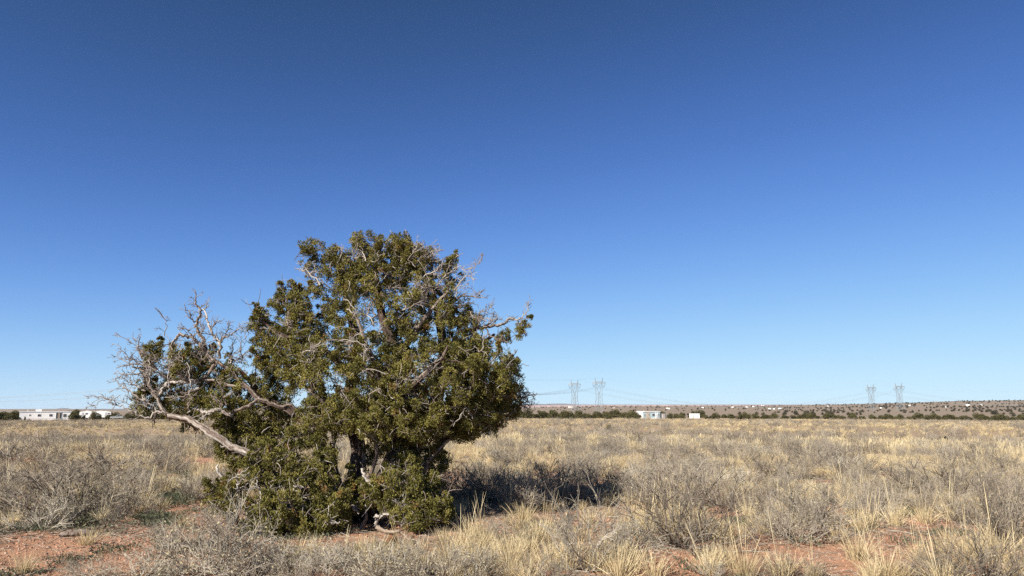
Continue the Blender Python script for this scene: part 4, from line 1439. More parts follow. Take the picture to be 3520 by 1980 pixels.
# right side
dead([A2(560, 440, .1), A2(620, 400, .05), A2(700, 362, 0), A2(820, 360, 0), A2(950, 325, 0), A2(1020, 272, 0), A2(1110, 282, 0), A2(1195, 212, 0), A2(1212, 110, 0)], 0.036, 0.005, 0.2, 12, label='long bare dead branch reaching out to the right')
dead([A2(690, 355, 0), A2(760, 255, -.1), A2(860, 130, -.1)], 0.013, 0.004, 0.2, 8)
dead([A2(660, 370, 0), A2(690, 280, -.1), A2(740, 190, -.15)], 0.012, 0.004, 0.22, 9)
dead([A2(800, 345, 0), A2(890, 290, .05), A2(850, 220, .05)], 0.011, 0.004, 0.16, 6)
dead([A2(760, 350, 0), A2(840, 310, -.1), A2(890, 240, -.1)], 0.010, 0.004, 0.18, 7)
dead([A2(1085, 285, 0), A2(1130, 350, 0), A2(1110, 425, 0), A2(1160, 460, 0)], 0.010, 0.004, 0.12, 5)
dead([A2(780, 372, 0), A2(822, 440, 0), A2(900, 480, 0), A2(965, 492, 0), A2(1030, 535, 0)], 0.015, 0.004, 0.12, 6, 1, 0.4)
dead([A2(400, 110, 0), A2(480, 95, 0), A2(545, 52, 0), A2(690, 62, 0), A2(800, 72, 0)], 0.022, 0.005, 0.2, 9)
dead([A2(690, 60, 0), A2(720, 20, 0), A2(745, -10, 0)], 0.010, 0.004, 0.12, 4)
dead([A2(480, 150, 0), A2(560, 140, -.1), A2(650, 110, -.1)], 0.014, 0.004, 0.18, 7)
dead([A2(780, 790, .1), A2(870, 745, .1), A2(980, 682, .1), A2(1085, 588, .1)], 0.017, 0.004, 0.16, 7)
dead([A2(960, 850, .15), A2(1060, 835, .15), A2(1070, 790, .15), A2(1112, 742, .15), A2(1200, 742, .15)], 0.012, 0.004, 0.14, 6)
dead([A2(1070, 800, .15), A2(1062, 740, .15), A2(1056, 670, .15)], 0.009, 0.004, 0.1, 4)
for a, b in (((1130, 1060), (1265, 1050)), ((1130, 1080), (1270, 1110)), ((1120, 1100), (1190, 1190)), ((1130, 1070), (1230, 1005)), ((1110, 1090), (1220, 1140))):
    mid = ((a[0] + b[0]) / 2, (a[1] + b[1]) / 2 + RNG.uniform(-15, 25))
    dead([A2(*a, .2), A2(*mid, .2), A2(*b, .2)], 0.009, 0.004, 0.16, 7, 1, 0.3)
dead([P(1690, 1420, .2), P(1620, 1440, .2), P(1680, 1460, .2), P(1750, 1440, .2)], 0.010, 0.004, 0.14, 6, 1, 0.35)
# upper crown
for pts in ([(1230, 930), (1215, 870), (1228, 815)], [(1260, 900), (1240, 850), (1222, 820)], [(1100, 980), (1060, 935), (1040, 920)], [(1150, 1000), (1080, 950), (1040, 930)], [(1480, 900), (1487, 870), (1488, 860)],
            [(1500, 980), (1560, 925), (1600, 920)], [(1420, 870), (1440, 835), (1455, 850)], [(1560, 1000), (1600, 950), (1628, 960)], [(1240, 880), (1290, 900), (1320, 870)], [(1200, 960), (1170, 900), (1180, 850)],
            [(1320, 960), (1360, 900), (1390, 880)], [(1440, 960), (1500, 930), (1530, 900)]):
    dead([P(a, b, RNG.uniform(-.35, .05)) for a, b in pts], 0.013, 0.004, 0.2, 8, 1, 0.85)
for _ in range(20):
    a, b = RNG.uniform(1330, 1600), RNG.uniform(900, 1120)
    d = P(a, b, RNG.uniform(-.5, .1))
    dead([d, d + [RNG.uniform(-.1, .22), -.05, RNG.uniform(.05, .2)], d + [RNG.uniform(-.2, .42), -.08, RNG.uniform(.1, .4)]], 0.008, 0.003, 0.2, 6, 1, 0.66)
for _ in range(22):
    a, b = RNG.uniform(1000, 1700), RNG.uniform(1050, 1450)
    d = P(a, b, RNG.uniform(-1.25, -.75))
    dead([d, d + [RNG.uniform(-.15, .15), -.06, RNG.uniform(-.1, .15)], d + [RNG.uniform(-.3, .3), -.1, RNG.uniform(-.15, .25)]], 0.011, 0.004, 0.16, 4, 1, 0.75)
# low dead wood round the base
dead([P(812, 1705, -.9), P(785, 1690, -.9), P(766, 1662, -.9), P(754, 1632, -.9), P(744, 1598, -.9)], 0.020, 0.010, 0.1, 3, 0, 0.97, 'upright pale dead stick left of the low foliage')
dead([P(762, 1655, -.9), P(800, 1648, -.9), P(850, 1630, -.9)], 0.008, 0.004, 0.12, 4, 0, 0.8)
dead([P(825, 1728, -1.2), P(870, 1735, -1.25), P(895, 1715, -1.25), P(888, 1680, -1.2), P(880, 1650, -1.15)], 0.014, 0.008, 0.12, 4, 0, 0.9)
dead([P(1246, 1610, -.6), P(1249, 1632, -.65), P(1268, 1655, -.7), P(1290, 1675, -.75), P(1300, 1690, -.75)], 0.026, 0.016, 0.1, 2, 0, 0.95, 'bright bare limb stub in the middle of the low foliage')
dead([P(1357, 1722, -.9), P(1375, 1733, -.95), P(1402, 1741, -1.0), P(1425, 1747, -1.0)], 0.026, 0.018, 0.1, 2, 0, 0.92)
dead([P(1490, 1745, -.6), P(1515, 1730, -.6), P(1532, 1708, -.6)], 0.012, 0.007, 0.1, 2, 0, 0.85)
dead([P(1195, 1740, -.9), P(1215, 1742, -.95), P(1232, 1762, -1.0)], 0.016, 0.012, 0.1, 2, 0, 0.9)
dead([P(1295, 1815, -.8), P(1297, 1785, -.85), P(1290, 1772, -.9), P(1310, 1775, -.9), P(1330, 1766, -.95)], 0.024, 0.014, 0.1, 2, 0, 0.92)
dead([P(1240, 1818, -.8), P(1255, 1790, -.8), P(1262, 1760, -.8)], 0.022, 0.012, 0.12, 4, 0, 0.55)
dead([P(1010, 1680, -1.1), P(1030, 1705, -1.15), P(1060, 1712, -1.2)], 0.014, 0.006, 0.1, 3, 0, 0.9)
for _ in range(22):
    a, b = RNG.uniform(800, 1480), RNG.uniform(1620, 1850)
    d = P(a, b, RNG.uniform(-1.4, -.9))
    if d[2] < GZ0 + 0.08:
        continue
    dead([d, d + [RNG.uniform(-.1, .1), -.04, RNG.uniform(-.06, .1)], d + [RNG.uniform(-.22, .22), -.08, RNG.uniform(-.1, .2)]], RNG.uniform(0.007, 0.015), 0.004, 0.12, 3, 0, 0.8)


# ------------------------------------------------------------------ shrubs, bunchgrass, weeds
def shrub_mesh(seed, stems=26, open_=1.0, leaves=420, mats=None, fat=1.0):
    mats = mats or (M_twig, M_shrubleaf)
    """a round twiggy desert shrub about 0.7 m tall and 1.2 m wide, and its dry leaves"""
    g = np.random.default_rng(seed)
    random.seed(seed)
    acc = Acc()
    tips = []

    def ru():
        v = g.normal(size=3)
        return v / np.linalg.norm(v)

    def shoot(p0, d, L, r, k, sag, depth, pale):
        n = 4 if depth == 0 else (3 if depth == 1 else 2)
        p = [p0]
        curl = ru() * 0.16
        for i in range(n):
            d = unit(d + curl + ru() * 0.13 + np.array([0, 0, sag]))
            p.append(p[-1] + d * L / n)
        p = np.array(p)
        p[:, 2] = np.maximum(p[:, 2], 0.01)
        acc.tube(p, np.linspace(r, r * 0.45, n + 1), 3, pale)
        if depth < 2:
            m = 7 if depth == 0 else 4
            for j in range(m):
                t = g.uniform(0.22 if depth == 0 else 0.15, 1.0) * n
                i = min(n - 1, int(t))
                q = p[i] + (p[i + 1] - p[i]) * (t - i)
                tg = unit(p[i + 1] - p[i])
                dd = unit(tg * 0.75 + ru() * 0.75 + np.array([0, 0, 0.22]))
                shoot(q, dd, L * (0.48 if depth == 0 else 0.5) * g.uniform(0.6, 1.15), r * 0.58, k, 0.02, depth + 1, float(np.clip(pale + g.normal(0.04, 0.1), 0, 1)))
        else:
            tips.append(p[-1])

    for s in range(stems):
        a = g.uniform(0, 2 * math.pi)
        el = math.acos(g.uniform(0.12, 1.0)) * open_
        el = min(el, 1.45)
        d = np.array([math.sin(el) * math.cos(a), math.sin(el) * math.sin(a), math.cos(el)])
        b = np.array([math.cos(a), math.sin(a), 0]) * g.uniform(0.0, 0.12) + [0, 0, -0.03]
        shoot(b, d, g.uniform(0.42, 0.66), fat * g.uniform(0.0052, 0.0085), 3, 0.05, 0, float(np.clip(g.normal(0.45, 0.2), 0, 1)))
    wood = acc.mesh('shrub', [mats[0]])
    tips = np.array(tips)
    k = g.integers(0, len(tips), leaves)
    p = tips[k] + g.normal(0, 0.012, (leaves, 3)) - g.uniform(0, 0.06, (leaves, 1)) * np.array([0, 0, 1.0])
    ax = g.normal(size=(leaves, 3)) * 0.7 + [0, 0, 0.5]
    ax /= np.linalg.norm(ax, axis=1)[:, None]
    w = np.cross(ax, g.normal(size=(leaves, 3)))
    w /= np.linalg.norm(w, axis=1)[:, None]
    L = g.uniform(0.014, 0.034, (leaves, 1))
    v = np.stack([p, p + ax * L * 0.5 + w * L * 0.32, p + ax * L, p + ax * L * 0.5 - w * L * 0.32], 1).reshape(-1, 3)
    lf = mesh_from('dry_leaves', v, [np.arange(leaves * 4).reshape(-1, 4)], [mats[1]], np.repeat(np.clip(g.normal(0.5, 0.2, leaves), 0, 1), 4))
    return wood, lf


def tuft_mesh(seed, blades=110, h=0.38, spread=0.75, stalks=0, hs=0.8, wide=0.0027, name='bunchgrass'):
    g = np.random.default_rng(seed)
    V, Q, T, C, n = [], [], [], [], 0
    for i in range(blades + stalks):
        st = i >= blades
        a = g.uniform(0, 2 * math.pi)
        rb = abs(g.normal(0, 0.055))
        b = np.array([math.cos(a) * rb, math.sin(a) * rb, -0.02])
        lean = (abs(g.normal(0, 0.45)) * spread if not st else abs(g.normal(0, 0.22)))
        a2 = a + g.normal(0, 0.5)
        d = np.array([math.sin(lean) * math.cos(a2), math.sin(lean) * math.sin(a2), math.cos(lean)])
        L = (h * g.uniform(0.5, 1.15)) if not st else hs * g.uniform(0.6, 1.1)
        bend = np.array([math.cos(a2), math.sin(a2), -0.55]) * g.uniform(0.0, 0.5 if not st else 0.12)
        side = unit(np.cross(d, g.normal(size=3)))
        w = wide * g.uniform(0.7, 1.2) * (0.75 if st else 1)
        ts = [0, 0.4, 0.75, 1.0]
        p = [b + d * L * t + bend * L * t * t * 0.5 for t in ts]
        ww = [w, w * 0.9, w * 0.65, 0.0]
        if st:
            ww = [w * 0.8, w * 0.7, w * 1.5, w * 0.4]
        vv = []
        for q, x in zip(p, ww):
            vv += [q - side * x, q + side * x]
        V += vv
        for j in range(3):
            Q.append([n + 2 * j, n + 2 * j + 1, n + 2 * j + 3, n + 2 * j + 2])
        c = float(np.clip(g.normal(0.55 if not st else 0.8, 0.2), 0, 1))
        C += [c * 0.8] * 2 + [c] * 6
        n += 8
    V = np.array(V)
    V[:, 2] = np.maximum(V[:, 2], -0.03)
    return mesh_from(name, V, [np.array(Q)], [M_grass], C)


def weed_mesh(seed):
    g = np.random.default_rng(seed)
    n = 150
    a = g.uniform(0, 2 * math.pi, n)
    rr = 0.24 * np.sqrt(g.random(n))
    p = np.stack([rr * np.cos(a), rr * np.sin(a), g.uniform(0.0, 0.05, n)], -1)
    ax = g.normal(size=(n, 3)) * [0.8, 0.8, 0.3] + [0, 0, 0.75]
    ax /= np.linalg.norm(ax, axis=1)[:, None]
    w = np.cross(ax, g.normal(size=(n, 3)))
    w /= np.linalg.norm(w, axis=1)[:, None]
    L = g.uniform(0.02, 0.065, (n, 1))
    v = np.stack([p, p + ax * L * 0.5 + w * L * 0.13, p + ax * L, p + ax * L * 0.5 - w * L * 0.13], 1).reshape(-1, 3)
    return mesh_from('weed', v, [np.arange(n * 4).reshape(-1, 4)], [M_weed], np.repeat(g.uniform(0, 0.9, n), 4))


def litter_mesh(seed):
    g = np.random.default_rng(seed)
    acc = Acc()
    for _ in range(34):
        a = g.uniform(0, 6.28)
        c = np.array([g.normal(0, 0.22), g.normal(0, 0.22), g.uniform(0.003, 0.02)])
        d = np.array([math.cos(a), math.sin(a), g.normal(0, 0.12)]) * g.uniform(0.02, 0.09)
        acc.tube([c - d, c + d * 0.2 + [0, 0, 0.004], c + d], [0.0025, 0.003, 0.002], 3, float(g.uniform(0.1, 0.9)))
    return acc.mesh('litter', [M_twig])


def clod_mesh(seed):
    g = np.random.default_rng(seed)
    a = Acc()
    t = (1 + 5 ** 0.5) / 2
    v = np.array([(-1, t, 0), (1, t, 0), (-1, -t, 0), (1, -t, 0), (0, -1, t), (0, 1, t), (0, -1, -t), (0, 1, -t), (t, 0, -1), (t, 0, 1), (-t, 0, -1), (-t, 0, 1)]) / 1.9
    v = v * g.uniform(0.7, 1.2, (12, 1)) * [1, 0.85, 0.6]
    f = [(0, 11, 5), (0, 5, 1), (0, 1, 7), (0, 7, 10), (0, 10, 11), (1, 5, 9), (5, 11, 4), (11, 10, 2), (10, 7, 6), (7, 1, 8), (3, 9, 4), (3, 4, 2), (3, 2, 6), (3, 6, 8), (3, 8, 9), (4, 9, 5), (2, 4, 11), (6, 2, 10), (8, 6, 7), (9, 8, 1)]
    a.add(v, None, f, 0.5)
    return a.mesh('clod', [M_clod if seed % 3 else M_stone])


SHR = [shrub_mesh(300 + i, 30 + 3 * (i % 3), 0.92 + 0.08 * (i % 3)) for i in range(9)]
SPARSE = [shrub_mesh(340 + i, 17, 0.85, 160, (M_twigpale, M_shrubleafpale)) for i in range(3)]
PALE = [shrub_mesh(350 + i, 30, 0.95, 700, (M_twigpale, M_shrubleafpale)) for i in range(5)]
TUFT = [tuft_mesh(400 + i, 140, 0.32, 1.0) for i in range(6)]
TALL = [tuft_mesh(420 + i, 180, 0.36, 1.0, 6, 0.76) for i in range(6)]
FTUFT = [tuft_mesh(440 + i, 60, 0.34, 0.9, 3, 0.5, 0.010, 'far_tuft') for i in range(5)]
FSHR = [shrub_mesh(460 + i, 16, 1.0, 200)[0] for i in range(5)]
WEED = [weed_mesh(480 + i) for i in range(5)]
LIT = [litter_mesh(500 + i) for i in range(5)]
CLOD = [clod_mesh(520 + i) for i in range(6)]
random.seed(99)

# shrubs read off the photograph: foot column, foot line, width, height in pixels
BIG = [(730, 1975, 430, 235, 's'), (2010, 1965, 330, 265, 's'), (2360, 1885, 400, 250, 'd'), (2290, 1765, 330, 150, 'd'), (2480, 1740, 260, 140, 'd'), (2750, 1866, 280, 155, 'd'), (3010, 1785, 160, 130, 'd'),
       (3250, 1705, 300, 125, 'd'), (3130, 1690, 160, 90, 'd'), (3470, 1880, 220, 250, 'd'), (3380, 2010, 300, 160, 'd'), (3180, 1995, 160, 90, 'd'), (1700, 1710, 260, 135, 'd'), (1890, 1690, 200, 125, 'd'), (2060, 1680, 210, 110, 'd'),
       (250, 1775, 330, 170, 'd'), (60, 1610, 190, 90, 'd'), (430, 1770, 210, 110, 'd'), (330, 1650, 330, 110, 'd'), (690, 1690, 230, 75, 's'), (1260, 1985, 420, 125, 's'), (1500, 2005, 380, 135, 's'), (1120, 2000, 240, 110, 's'),
       (860, 1992, 300, 150, 's'), (2720, 1990, 220, 80, 'd'), (2450, 1990, 150, 60, 's'), (150, 1570, 170, 70, 'd'), (500, 1555, 150, 55, 'd'), (2640, 1640, 230, 80, 'd'), (2930, 1650, 210, 85, 'd'), (2860, 1605, 190, 70, 'd'),
       (2100, 1572, 140, 60, 'd'), (1980, 1525, 110, 40, 'd'), (2230, 1535, 120, 50, 'd'), (1920, 1520, 90, 45, 'd'), (3400, 1630, 180, 75, 'd'), (3300, 1600, 160, 55, 'd'), (1560, 1720, 200, 110, 'd'), (1640, 1640, 200, 60, 'd'),
       (480, 1990, 260, 90, 's'), (300, 1995, 200, 70, 's'), (20, 1700, 160, 80, 'd'), (160, 1700, 200, 90, 'd'), (1640, 1990, 200, 120, 's'), (560, 1880, 130, 80, 's'), (2600, 1760, 170, 90, 'd'), (2880, 1730, 150, 80, 'd'), (3480, 1740, 180, 110, 'd'),
       (1790, 1760, 230, 120, 'd'), (2180, 1890, 200, 120, 's'), (3340, 1800, 200, 90, 'd'), (1380, 1940, 200, 70, 's'), (1190, 1930, 200, 60, 's'), (1560, 1965, 220, 80, 'd'), (1000, 1990, 200, 90, 's'), (1760, 1880, 200, 90, 'd'), (1860, 2000, 220, 110, 's'), (640, 1900, 200, 110, 's'), (1600, 1735, 200, 130, 'd'), (1860, 1740, 190, 115, 'd'), (1730, 1735, 200, 125, 'd'), (1980, 1735, 180, 105, 'd'), (1320, 2010, 260, 120, 's'), (960, 1960, 200, 90, 's'), (1080, 1950, 180, 80, 's')]
plants = []          # x, y, z, width scale, height scale, kind, px, py, apparent size
for px, py, w, h, kd in BIG:
    g = on_ground(px, py)
    r = math.hypot(g[0], g[1])
    plants.append([g, (w / F * r) / 1.15, (h / F * r) / 0.68, kd, px, py, h])
occ = [(p[0][0], p[0][1], p[1] * 0.42) for p in plants]
tree_xy = (TL[0], TL[1])
# the rest of the near field
for _ in range(9000):
    rr_ = 8.0 + 52.0 * random.random() ** 0.62
    px = random.uniform(-250, 3770)
    d = unit([(px - CX) * CP / F, 1.0, 0])
    x, y = d[0] * rr_, d[1] * rr_
    if (x - tree_xy[0] + 0.2) ** 2 / 1.9 ** 2 + (y - tree_xy[1]) ** 2 / 1.6 ** 2 < 1:
        continue
    z = gz(x, y)
    qx, qy = proj(x, y, z)
    if field(np.array([qx]), np.array([qy]), BARE)[0] > 0.35 and rr_ < 30:
        continue
    left = qx < 1000
    dn = (0.17 if left else 0.12) + 1.0 * sstep(0.50, 0.62, fbm(x / 4.6, y / 3.4, 60)) * (0.72 if left else 0.5)
    if rr_ < 13:
        dn *= 0.35
    if random.random() > dn:
        continue
    w = random.choice([0.55, 0.7, 0.8, 0.95, 1.1])
    if any((x - a) ** 2 + (y - b) ** 2 < (c + w * 0.40) ** 2 for a, b, c in occ):
        continue
    occ.append((x, y, w * 0.42))
    h = w * random.uniform(0.75, 1.05)
    plants.append([np.array([x, y, z]), w, h, 's' if random.random() < 0.1 else 'd', float(qx), float(qy), 0.68 * h * F / rr_])
    if len(plants) > 1000:
        break
plants.sort(key=lambda p: -p[6] * (1 if -30 < p[4] < 3550 else 0.02))
SZ = [(250, 'below the mobile home'), (470, 'below the camper trailers'), (800, 'beyond the dead limbs'), (1080, 'left of the juniper'), (1420, 'near the juniper'), (1800, 'right of the juniper'),
      (2080, 'below the nearer pylons'), (2320, 'below the blue house'), (2520, 'below the shed'), (2780, 'right of the shed'), (3000, 'left of the far pylons'), (3160, 'below the far pylons'), (3340, 'right of the far pylons'), (9999, 'by the right edge')]


def band_of(py):
    for lim, t in ((1478, 'farthest out in the grass'), (1510, 'far out in the grass'), (1545, 'halfway out in the grass'), (1590, 'in the middle grass'), (1660, "beyond the juniper's foot"), (1760, "level with the juniper's foot"), (1860, 'in the near brush'), (9999, 'at the front edge')):
        if py < lim:
            return t


sit = []
for i, (g, w, h, kd, px, py, ap) in enumerate(plants[:290]):
    lib = (SPARSE if i % 5 == 0 else PALE) if kd == 's' else SHR
    wood, lf = lib[random.randrange(len(lib))]
    o = link('shrub', wood, None, g, random.uniform(0, 6.28), (w, w, h))
    if ap > 45:
        link('dry_leaves', lf, o)
    size = 'large' if ap > 150 else ('tall' if h > 0.95 else ('low' if h < 0.62 else 'mid sized'))
    tag(o, None, 'shrub', 'grey twiggy shrubs of the field')
    sit.append((px, o, size + (' pale twiggy shrub' if kd == 's' else ' grey twiggy shrub'), band_of(py) + ' ' + zone_of(px, SZ)))
order_labels(sit, '{pre}{desc} {zone}')

mass = plants[290:]
PT, RT, SC3, IX = [], [], [], []
for g, w, h, kd, px, py, ap in mass:
    PT.append(g)
    SC3.append((w, w, h))
n_far = 5200
rr_ = 55 + 245 * RNG.random(n_far) ** 0.62
pxs = RNG.uniform(-150, 3670, n_far)
ux, uy = (pxs - CX) * CP / F, np.ones(n_far)
nn = np.hypot(ux, uy)
xs, ys = ux / nn * rr_, uy / nn * rr_
ok = RNG.random(n_far) < 0.11 + 0.75 * sstep(0.50, 0.60, fbm(xs / 7.0, ys / 12.0, 60))
xs, ys = xs[ok], ys[ok]
zs = ground_z(xs, ys)
for x, y, z in zip(xs, ys, zs):
    PT.append((x, y, z))
    w = RNG.uniform(0.7, 1.5)
    SC3.append((w, w, w * RNG.uniform(0.75, 1.05)))
scatter('far_shrubland', FSHR, PT, [(0, 0, v) for v in RNG.uniform(0, 6.28, len(PT))], SC3, RNG.integers(0, 5, len(PT)), 'grey shrubs thinning out across the far field')

# bunchgrass told apart in the foreground
GR = [(1590, 1890, 170, 'T'), (1660, 1895, 150, 'T'), (1540, 1915, 120, 't'), (1740, 1930, 110, 't'), (1820, 1940, 110, 'T'), (1900, 1945, 120, 't'), (2950, 1925, 220, 'T'), (2690, 1985, 210, 'T'), (2560, 1985, 220, 'T'), (2440, 1975, 200, 'T'),
      (2800, 1995, 150, 'T'), (3230, 1960, 190, 'T'), (3160, 1930, 150, 'T'), (3420, 1930, 230, 'T'), (3330, 1900, 150, 'T'), (3080, 1810, 150, 'T'), (3180, 1800, 130, 'T'), (3260, 1790, 140, 'T'), (2840, 1800, 140, 'T'), (2720, 1730, 110, 'T'),
      (2560, 1850, 120, 'T'), (1380, 1930, 120, 'T'), (1450, 1960, 140, 'T'), (1330, 1970, 110, 'T'), (1760, 1990, 170, 'T'), (2130, 1990, 150, 't'), (2250, 1985, 110, 't'), (3000, 2000, 150, 'T'), (3100, 2000, 130, 'T'), (3500, 2000, 170, 'T'),
      (190, 1580, 60, 't'), (420, 1610, 70, 't'), (500, 1615, 70, 't'), (600, 1600, 60, 't'), (470, 1600, 60, 't'), (1960, 1600, 70, 'T'), (2060, 1620, 80, 'T'), (2460, 1690, 90, 'T'), (2640, 1700, 90, 'T'), (560, 1700, 70, 't')]
grass_items = []
gocc = []
for _ in range(42):
    GR.append((random.uniform(1000, 2180), random.uniform(1905, 2010), random.uniform(65, 115), 't'))
for px, py, h, kd in GR:
    g = on_ground(px, py)
    r = math.hypot(g[0], g[1])
    grass_items.append((g, h / F * r / (0.75 if kd == 'T' else 0.36), kd, px, py))
    gocc.append((g[0], g[1]))
for _ in range(4000):
    if len(grass_items) >= 180:
        break
    rr_ = 8.3 + 7.0 * random.random() ** 0.7
    px = random.uniform(-40, 3560)
    d = unit([(px - CX) * CP / F, 1.0, 0])
    x, y = d[0] * rr_, d[1] * rr_
    z = gz(x, y)
    qx, qy = (float(v) for v in proj(x, y, z))
    p = 0.12 if qx < 900 else (0.9 if 1050 < qx < 1950 else 0.75)
    p *= 1 - 0.8 * float(field(np.array([qx]), np.array([qy]), BARE)[0])
    if random.random() > p or any((x - a) ** 2 + (y - b) ** 2 < 0.11 for a, b in gocc):
        continue
    if (x - tree_xy[0] + 0.3) ** 2 / 1.9 ** 2 + (y - tree_xy[1] + 0.3) ** 2 / 1.3 ** 2 < 1 or (700 < qx < 1480 and 1720 < qy < 1925):
        continue
    gocc.append((x, y))
    grass_items.append((np.array([x, y, z]), random.uniform(0.6, 0.95), random.choice('Ttt'), qx, qy))
git = []
for g, s, kd, px, py in grass_items:
    o = link('bunchgrass', random.choice(TALL if kd == 'T' else TUFT), None, g, random.uniform(0, 6.28), (s * 1.0, s * 1.0, s))
    tag(o, None, 'grass clump', 'straw coloured bunchgrass clumps in the foreground')
    git.append((px, o, ('tall straw grass clump' if kd == 'T' else 'low straw grass clump'), band_of(py) + ' ' + zone_of(px, SZ)))
order_labels(git, '{pre}{desc} {zone}')

# grass of the whole field
n = 30000
rr_ = np.concatenate([8 + 42 * RNG.random(n // 3) ** 0.75, 40 + 270 * RNG.random(n - n // 3) ** 0.58])
pxs = RNG.uniform(-200, 3720, n)
ux = (pxs - CX) * CP / F
nn = np.hypot(ux, 1)
xs, ys = ux / nn * rr_, rr_ / nn
zs = ground_z(xs, ys)
qx, qy = proj(xs, ys, zs)
patch = np.where(rr_ < 55, fbm(xs / 4.6, ys / 3.4, 60), fbm(xs / 7.0, ys / 12.0, 60))
dens = 0.28 + 1.0 * (1 - sstep(0.48, 0.62, patch))
dens *= np.where((qx > 1480) & (qx < 2060) & (qy > 1640) & (qy < 1790), 0.25, 1.0)
dens *= np.where((qx < 1000) & (rr_ < 26), np.where(rr_ < 13, 0.3, 0.65), 1.0)
dens *= np.where(rr_ < 14, 0.40, np.where(rr_ < 24, 0.75, 1.0))
dens *= 1 - 0.92 * field(qx, qy, BARE) * (rr_ < 40)
intree = ((qx > 650) & (qx < 1480) & (qy > 1730) & (qy < 1900)) | (((xs - tree_xy[0] + 0.2) / 1.6) ** 2 + ((ys - tree_xy[1] + 0.2) / 1.2) ** 2 < 1)
ok = (RNG.random(n) < dens) & ~intree
xs, ys, zs, rr_ = xs[ok], ys[ok], zs[ok], rr_[ok]
nearg = rr_ < 34
for nm, lib, sel, lab in (('field_grass', TUFT + TALL[:1], nearg, 'dry straw coloured grass tufts between the shrubs'), ('far_field_grass', FTUFT, ~nearg, 'pale dry grass covering the far field up to the junipers')):
    m = int(sel.sum())
    s = RNG.uniform(0.5, 1.0, m)
    scatter(nm, lib, np.stack([xs[sel], ys[sel], zs[sel]], -1), np.stack([np.zeros(m), np.zeros(m), RNG.uniform(0, 6.28, m)], -1), np.stack([s * 1.15, s * 1.15, s], -1), RNG.integers(0, len(lib), m), lab)

# low weeds, litter and clods
n = 5200
rr_ = 7.2 + 16 * RNG.random(n) ** 0.8
pxs = RNG.uniform(-150, 3670, n)
ux = (pxs - CX) * CP / F
nn = np.hypot(ux, 1)
xs, ys = ux / nn * rr_, rr_ / nn
zs = ground_z(xs, ys)
qx, qy = proj(xs, ys, zs)
f = field(qx, qy, GREEN)
ok = RNG.random(n) < f * np.where(qx < 700, 0.62, 0.42) + 0.05
m = int(ok.sum())
s = RNG.uniform(0.6, 1.25, m)
scatter('weeds', WEED, np.stack([xs[ok], ys[ok], zs[ok]], -1), np.stack([np.zeros(m), np.zeros(m), RNG.uniform(0, 6.28, m)], -1), np.stack([s, s, s], -1), RNG.integers(0, 5, m), 'low dark green weeds spreading over the red soil')
n = 2600
rr_ = 7.0 + 20 * RNG.random(n) ** 0.8
pxs = RNG.uniform(-150, 3670, n)
ux = (pxs - CX) * CP / F
nn = np.hypot(ux, 1)
xs, ys = ux / nn * rr_, rr_ / nn
zs = ground_z(xs, ys)
qx, qy = proj(xs, ys, zs)
ok = RNG.random(n) < 0.85 - 0.6 * field(qx, qy, BARE)
m = int(ok.sum())
scatter('litter', LIT, np.stack([xs[ok], ys[ok], zs[ok]], -1), np.stack([np.zeros(m), np.zeros(m), RNG.uniform(0, 6.28, m)], -1), np.ones((m, 3)) * RNG.uniform(0.7, 1.4, (m, 1)), RNG.integers(0, 5, m), 'scattered dead twigs and straw lying on the soil')
n = 34000
rr_ = 7.0 + 11 * RNG.random(n) ** 0.9
pxs = RNG.uniform(-150, 3670, n)
ux = (pxs - CX) * CP / F
nn = np.hypot(ux, 1)
xs, ys = ux / nn * rr_, rr_ / nn
zs = ground_z(xs, ys)
s = 0.006 + 0.024 * RNG.random(n) ** 4
scatter('gravel', CLOD, np.stack([xs, ys, zs], -1), RNG.uniform(0, 6.28, (n, 3)), np.stack([s, s, s], -1), RNG.integers(0, 6, n), 'small red brown clods and pale stones on the bare soil')


# ------------------------------------------------------------------ single things lying and standing in the field
def log_piece(name, pts, radii, mat, label, cat, pale=0.7, rough=0.2):
    p = smooth_path(pts, (len(pts) - 1) * 5 + 1, 0.006)
    n = len(p)
    k = 12
    acc = Acc()
    b = RNG.normal(size=k) * rough
    rid = 1 + b[None] + RNG.normal(size=(n, k)) * rough * 0.4
    acc.tube(p, np.interp(np.linspace(0, 1, n), np.linspace(0, 1, len(radii)), radii), k, 0.5, rid)
    acc.c[-1] = np.clip(np.concatenate([(pale + np.repeat(b[None], n, 0)).ravel(), [pale]]), 0, 1)
    return tag(acc.obj(name, mat, None, True), label, cat)


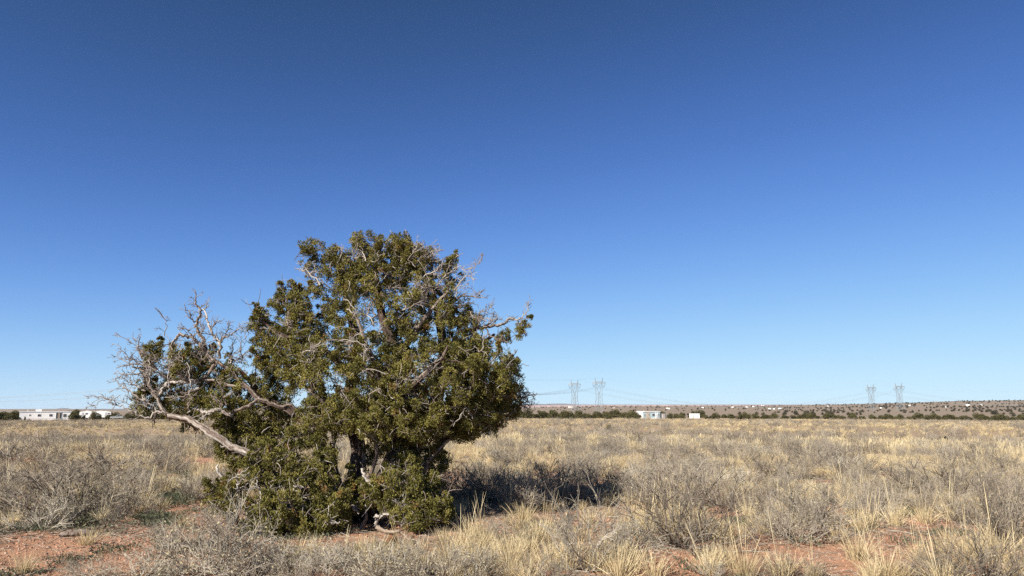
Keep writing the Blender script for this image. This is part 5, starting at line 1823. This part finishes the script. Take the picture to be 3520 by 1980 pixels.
a, b, c = on_ground(207, 1846), on_ground(262, 1843), on_ground(318, 1842)
log_piece('fallen_log', [a + [0, 0, .01], .5 * (a + b) + [0, .015, .035], b + [0, 0.0, .035], c + [0, .02, .035]], [0.026, 0.034, 0.036, 0.03], M_bark, 'short weathered log lying on the bare red soil at the left', 'log', 0.5, 0.14)
g0 = on_ground(1345, 1880)
o = empty('rotten_stump', g0)
o.scale = (0.62, 0.62, 0.5)
tag(o, 'broken orange rotten stump of wood in the grass before the juniper', 'stump')
st = Acc()
k, n = 12, 8
p = smooth_path([[0, 0, -0.05], [-0.01, 0, 0.12], [0.02, 0.01, 0.18], [0.02, 0, 0.24]], 10, 0.008)
st.tube(p, np.linspace(0.085, 0.06, 10), k, 0.15, 1 + RNG.normal(size=(10, k)) * 0.18)
st.obj('stump_core', M_rot, o, True)
for pts, r in (([[-0.30, 0, 0.44], [-0.16, -0.02, 0.37], [0.02, -0.03, 0.34], [0.16, -0.02, 0.35]], 0.045), ([[0.10, 0, 0.35], [0.22, -0.02, 0.30], [0.34, -0.05, 0.16]], 0.026)):
    q = Acc()
    pp = smooth_path(pts, 13, 0.005)
    q.tube(pp, np.linspace(r, r * 0.7, 13), 10, 0.62, 1 + RNG.normal(size=(13, 10)) * 0.2)
    q.obj('broken_branch', M_rot, o, True)

g1 = on_ground(3245, 1523)
o = empty('charred_stump', g1)
tag(o, 'small black charred stump with two lumps, alone in the dry grass', 'stump')
for dx in (-0.16, 0.16):
    q = Acc()
    q.tube(smooth_path([[dx, 0, -0.05], [dx * 1.1, 0, 0.18], [dx * 0.9, 0.02, 0.33]], 8, 0.01), np.linspace(0.10, 0.075, 8), 10, 0.5, 1 + RNG.normal(size=(8, 10)) * 0.16)
    q.obj('lump', M_char, o, True)
q = Acc()
q.tube(smooth_path([[-0.16, 0, 0.26], [0, 0.02, 0.30], [0.16, 0, 0.28]], 8, 0.01), 0.05, 8, 0.5)
q.obj('crosspiece', M_char, o, True)

g2 = place_r(2958, 175)
q = Acc()
q.tube(smooth_path([[0, 0, -0.3], [0.01, 0, 0.6], [0.03, 0.01, 1.25]], 7, 0.004), [0.065] * 7, 8, 0.5, 1 + RNG.normal(size=(7, 8)) * 0.08)
o = q.obj('fence_post', M_post, None, True, loc=g2)
tag(o, 'lone thin wooden fence post near the far edge of the field', 'post')

g3 = on_ground(2092, 1481)
v, qd, t, tr = far_juniper(777, 1500, 0.16)
o = empty('juniper_bush', g3)
o.scale = (0.36, 0.36, 0.25)
link('crown', mesh_from('crown', v, [qd], [M_farleaf], t), o)
link('trunk', tr.mesh('trunk', [M_bark]), o)
tag(o, 'single low green juniper bush out in the dry grass below the nearer pylons', 'bush')

# ------------------------------------------------------------------ haze
hz = Acc()
hz.box((0, 0, 3.0), (24000, 24000, 88.0))
mh = bpy.data.materials.new('haze_air')
mh.use_nodes = True
nt = mh.node_tree
for nn_ in list(nt.nodes):
    if nn_.type == 'BSDF_PRINCIPLED':
        nt.nodes.remove(nn_)
pv = nt.nodes.new('ShaderNodeVolumePrincipled')
pv.inputs['Color'].default_value = (0.80, 0.88, 1.0, 1)
pv.inputs['Density'].default_value = 2.4e-5
nt.links.new(pv.outputs[0], nt.nodes['Material Output'].inputs['Volume'])
tag(hz.obj('haze', mh), 'thin pale haze of distance over the plain', kind='stuff')
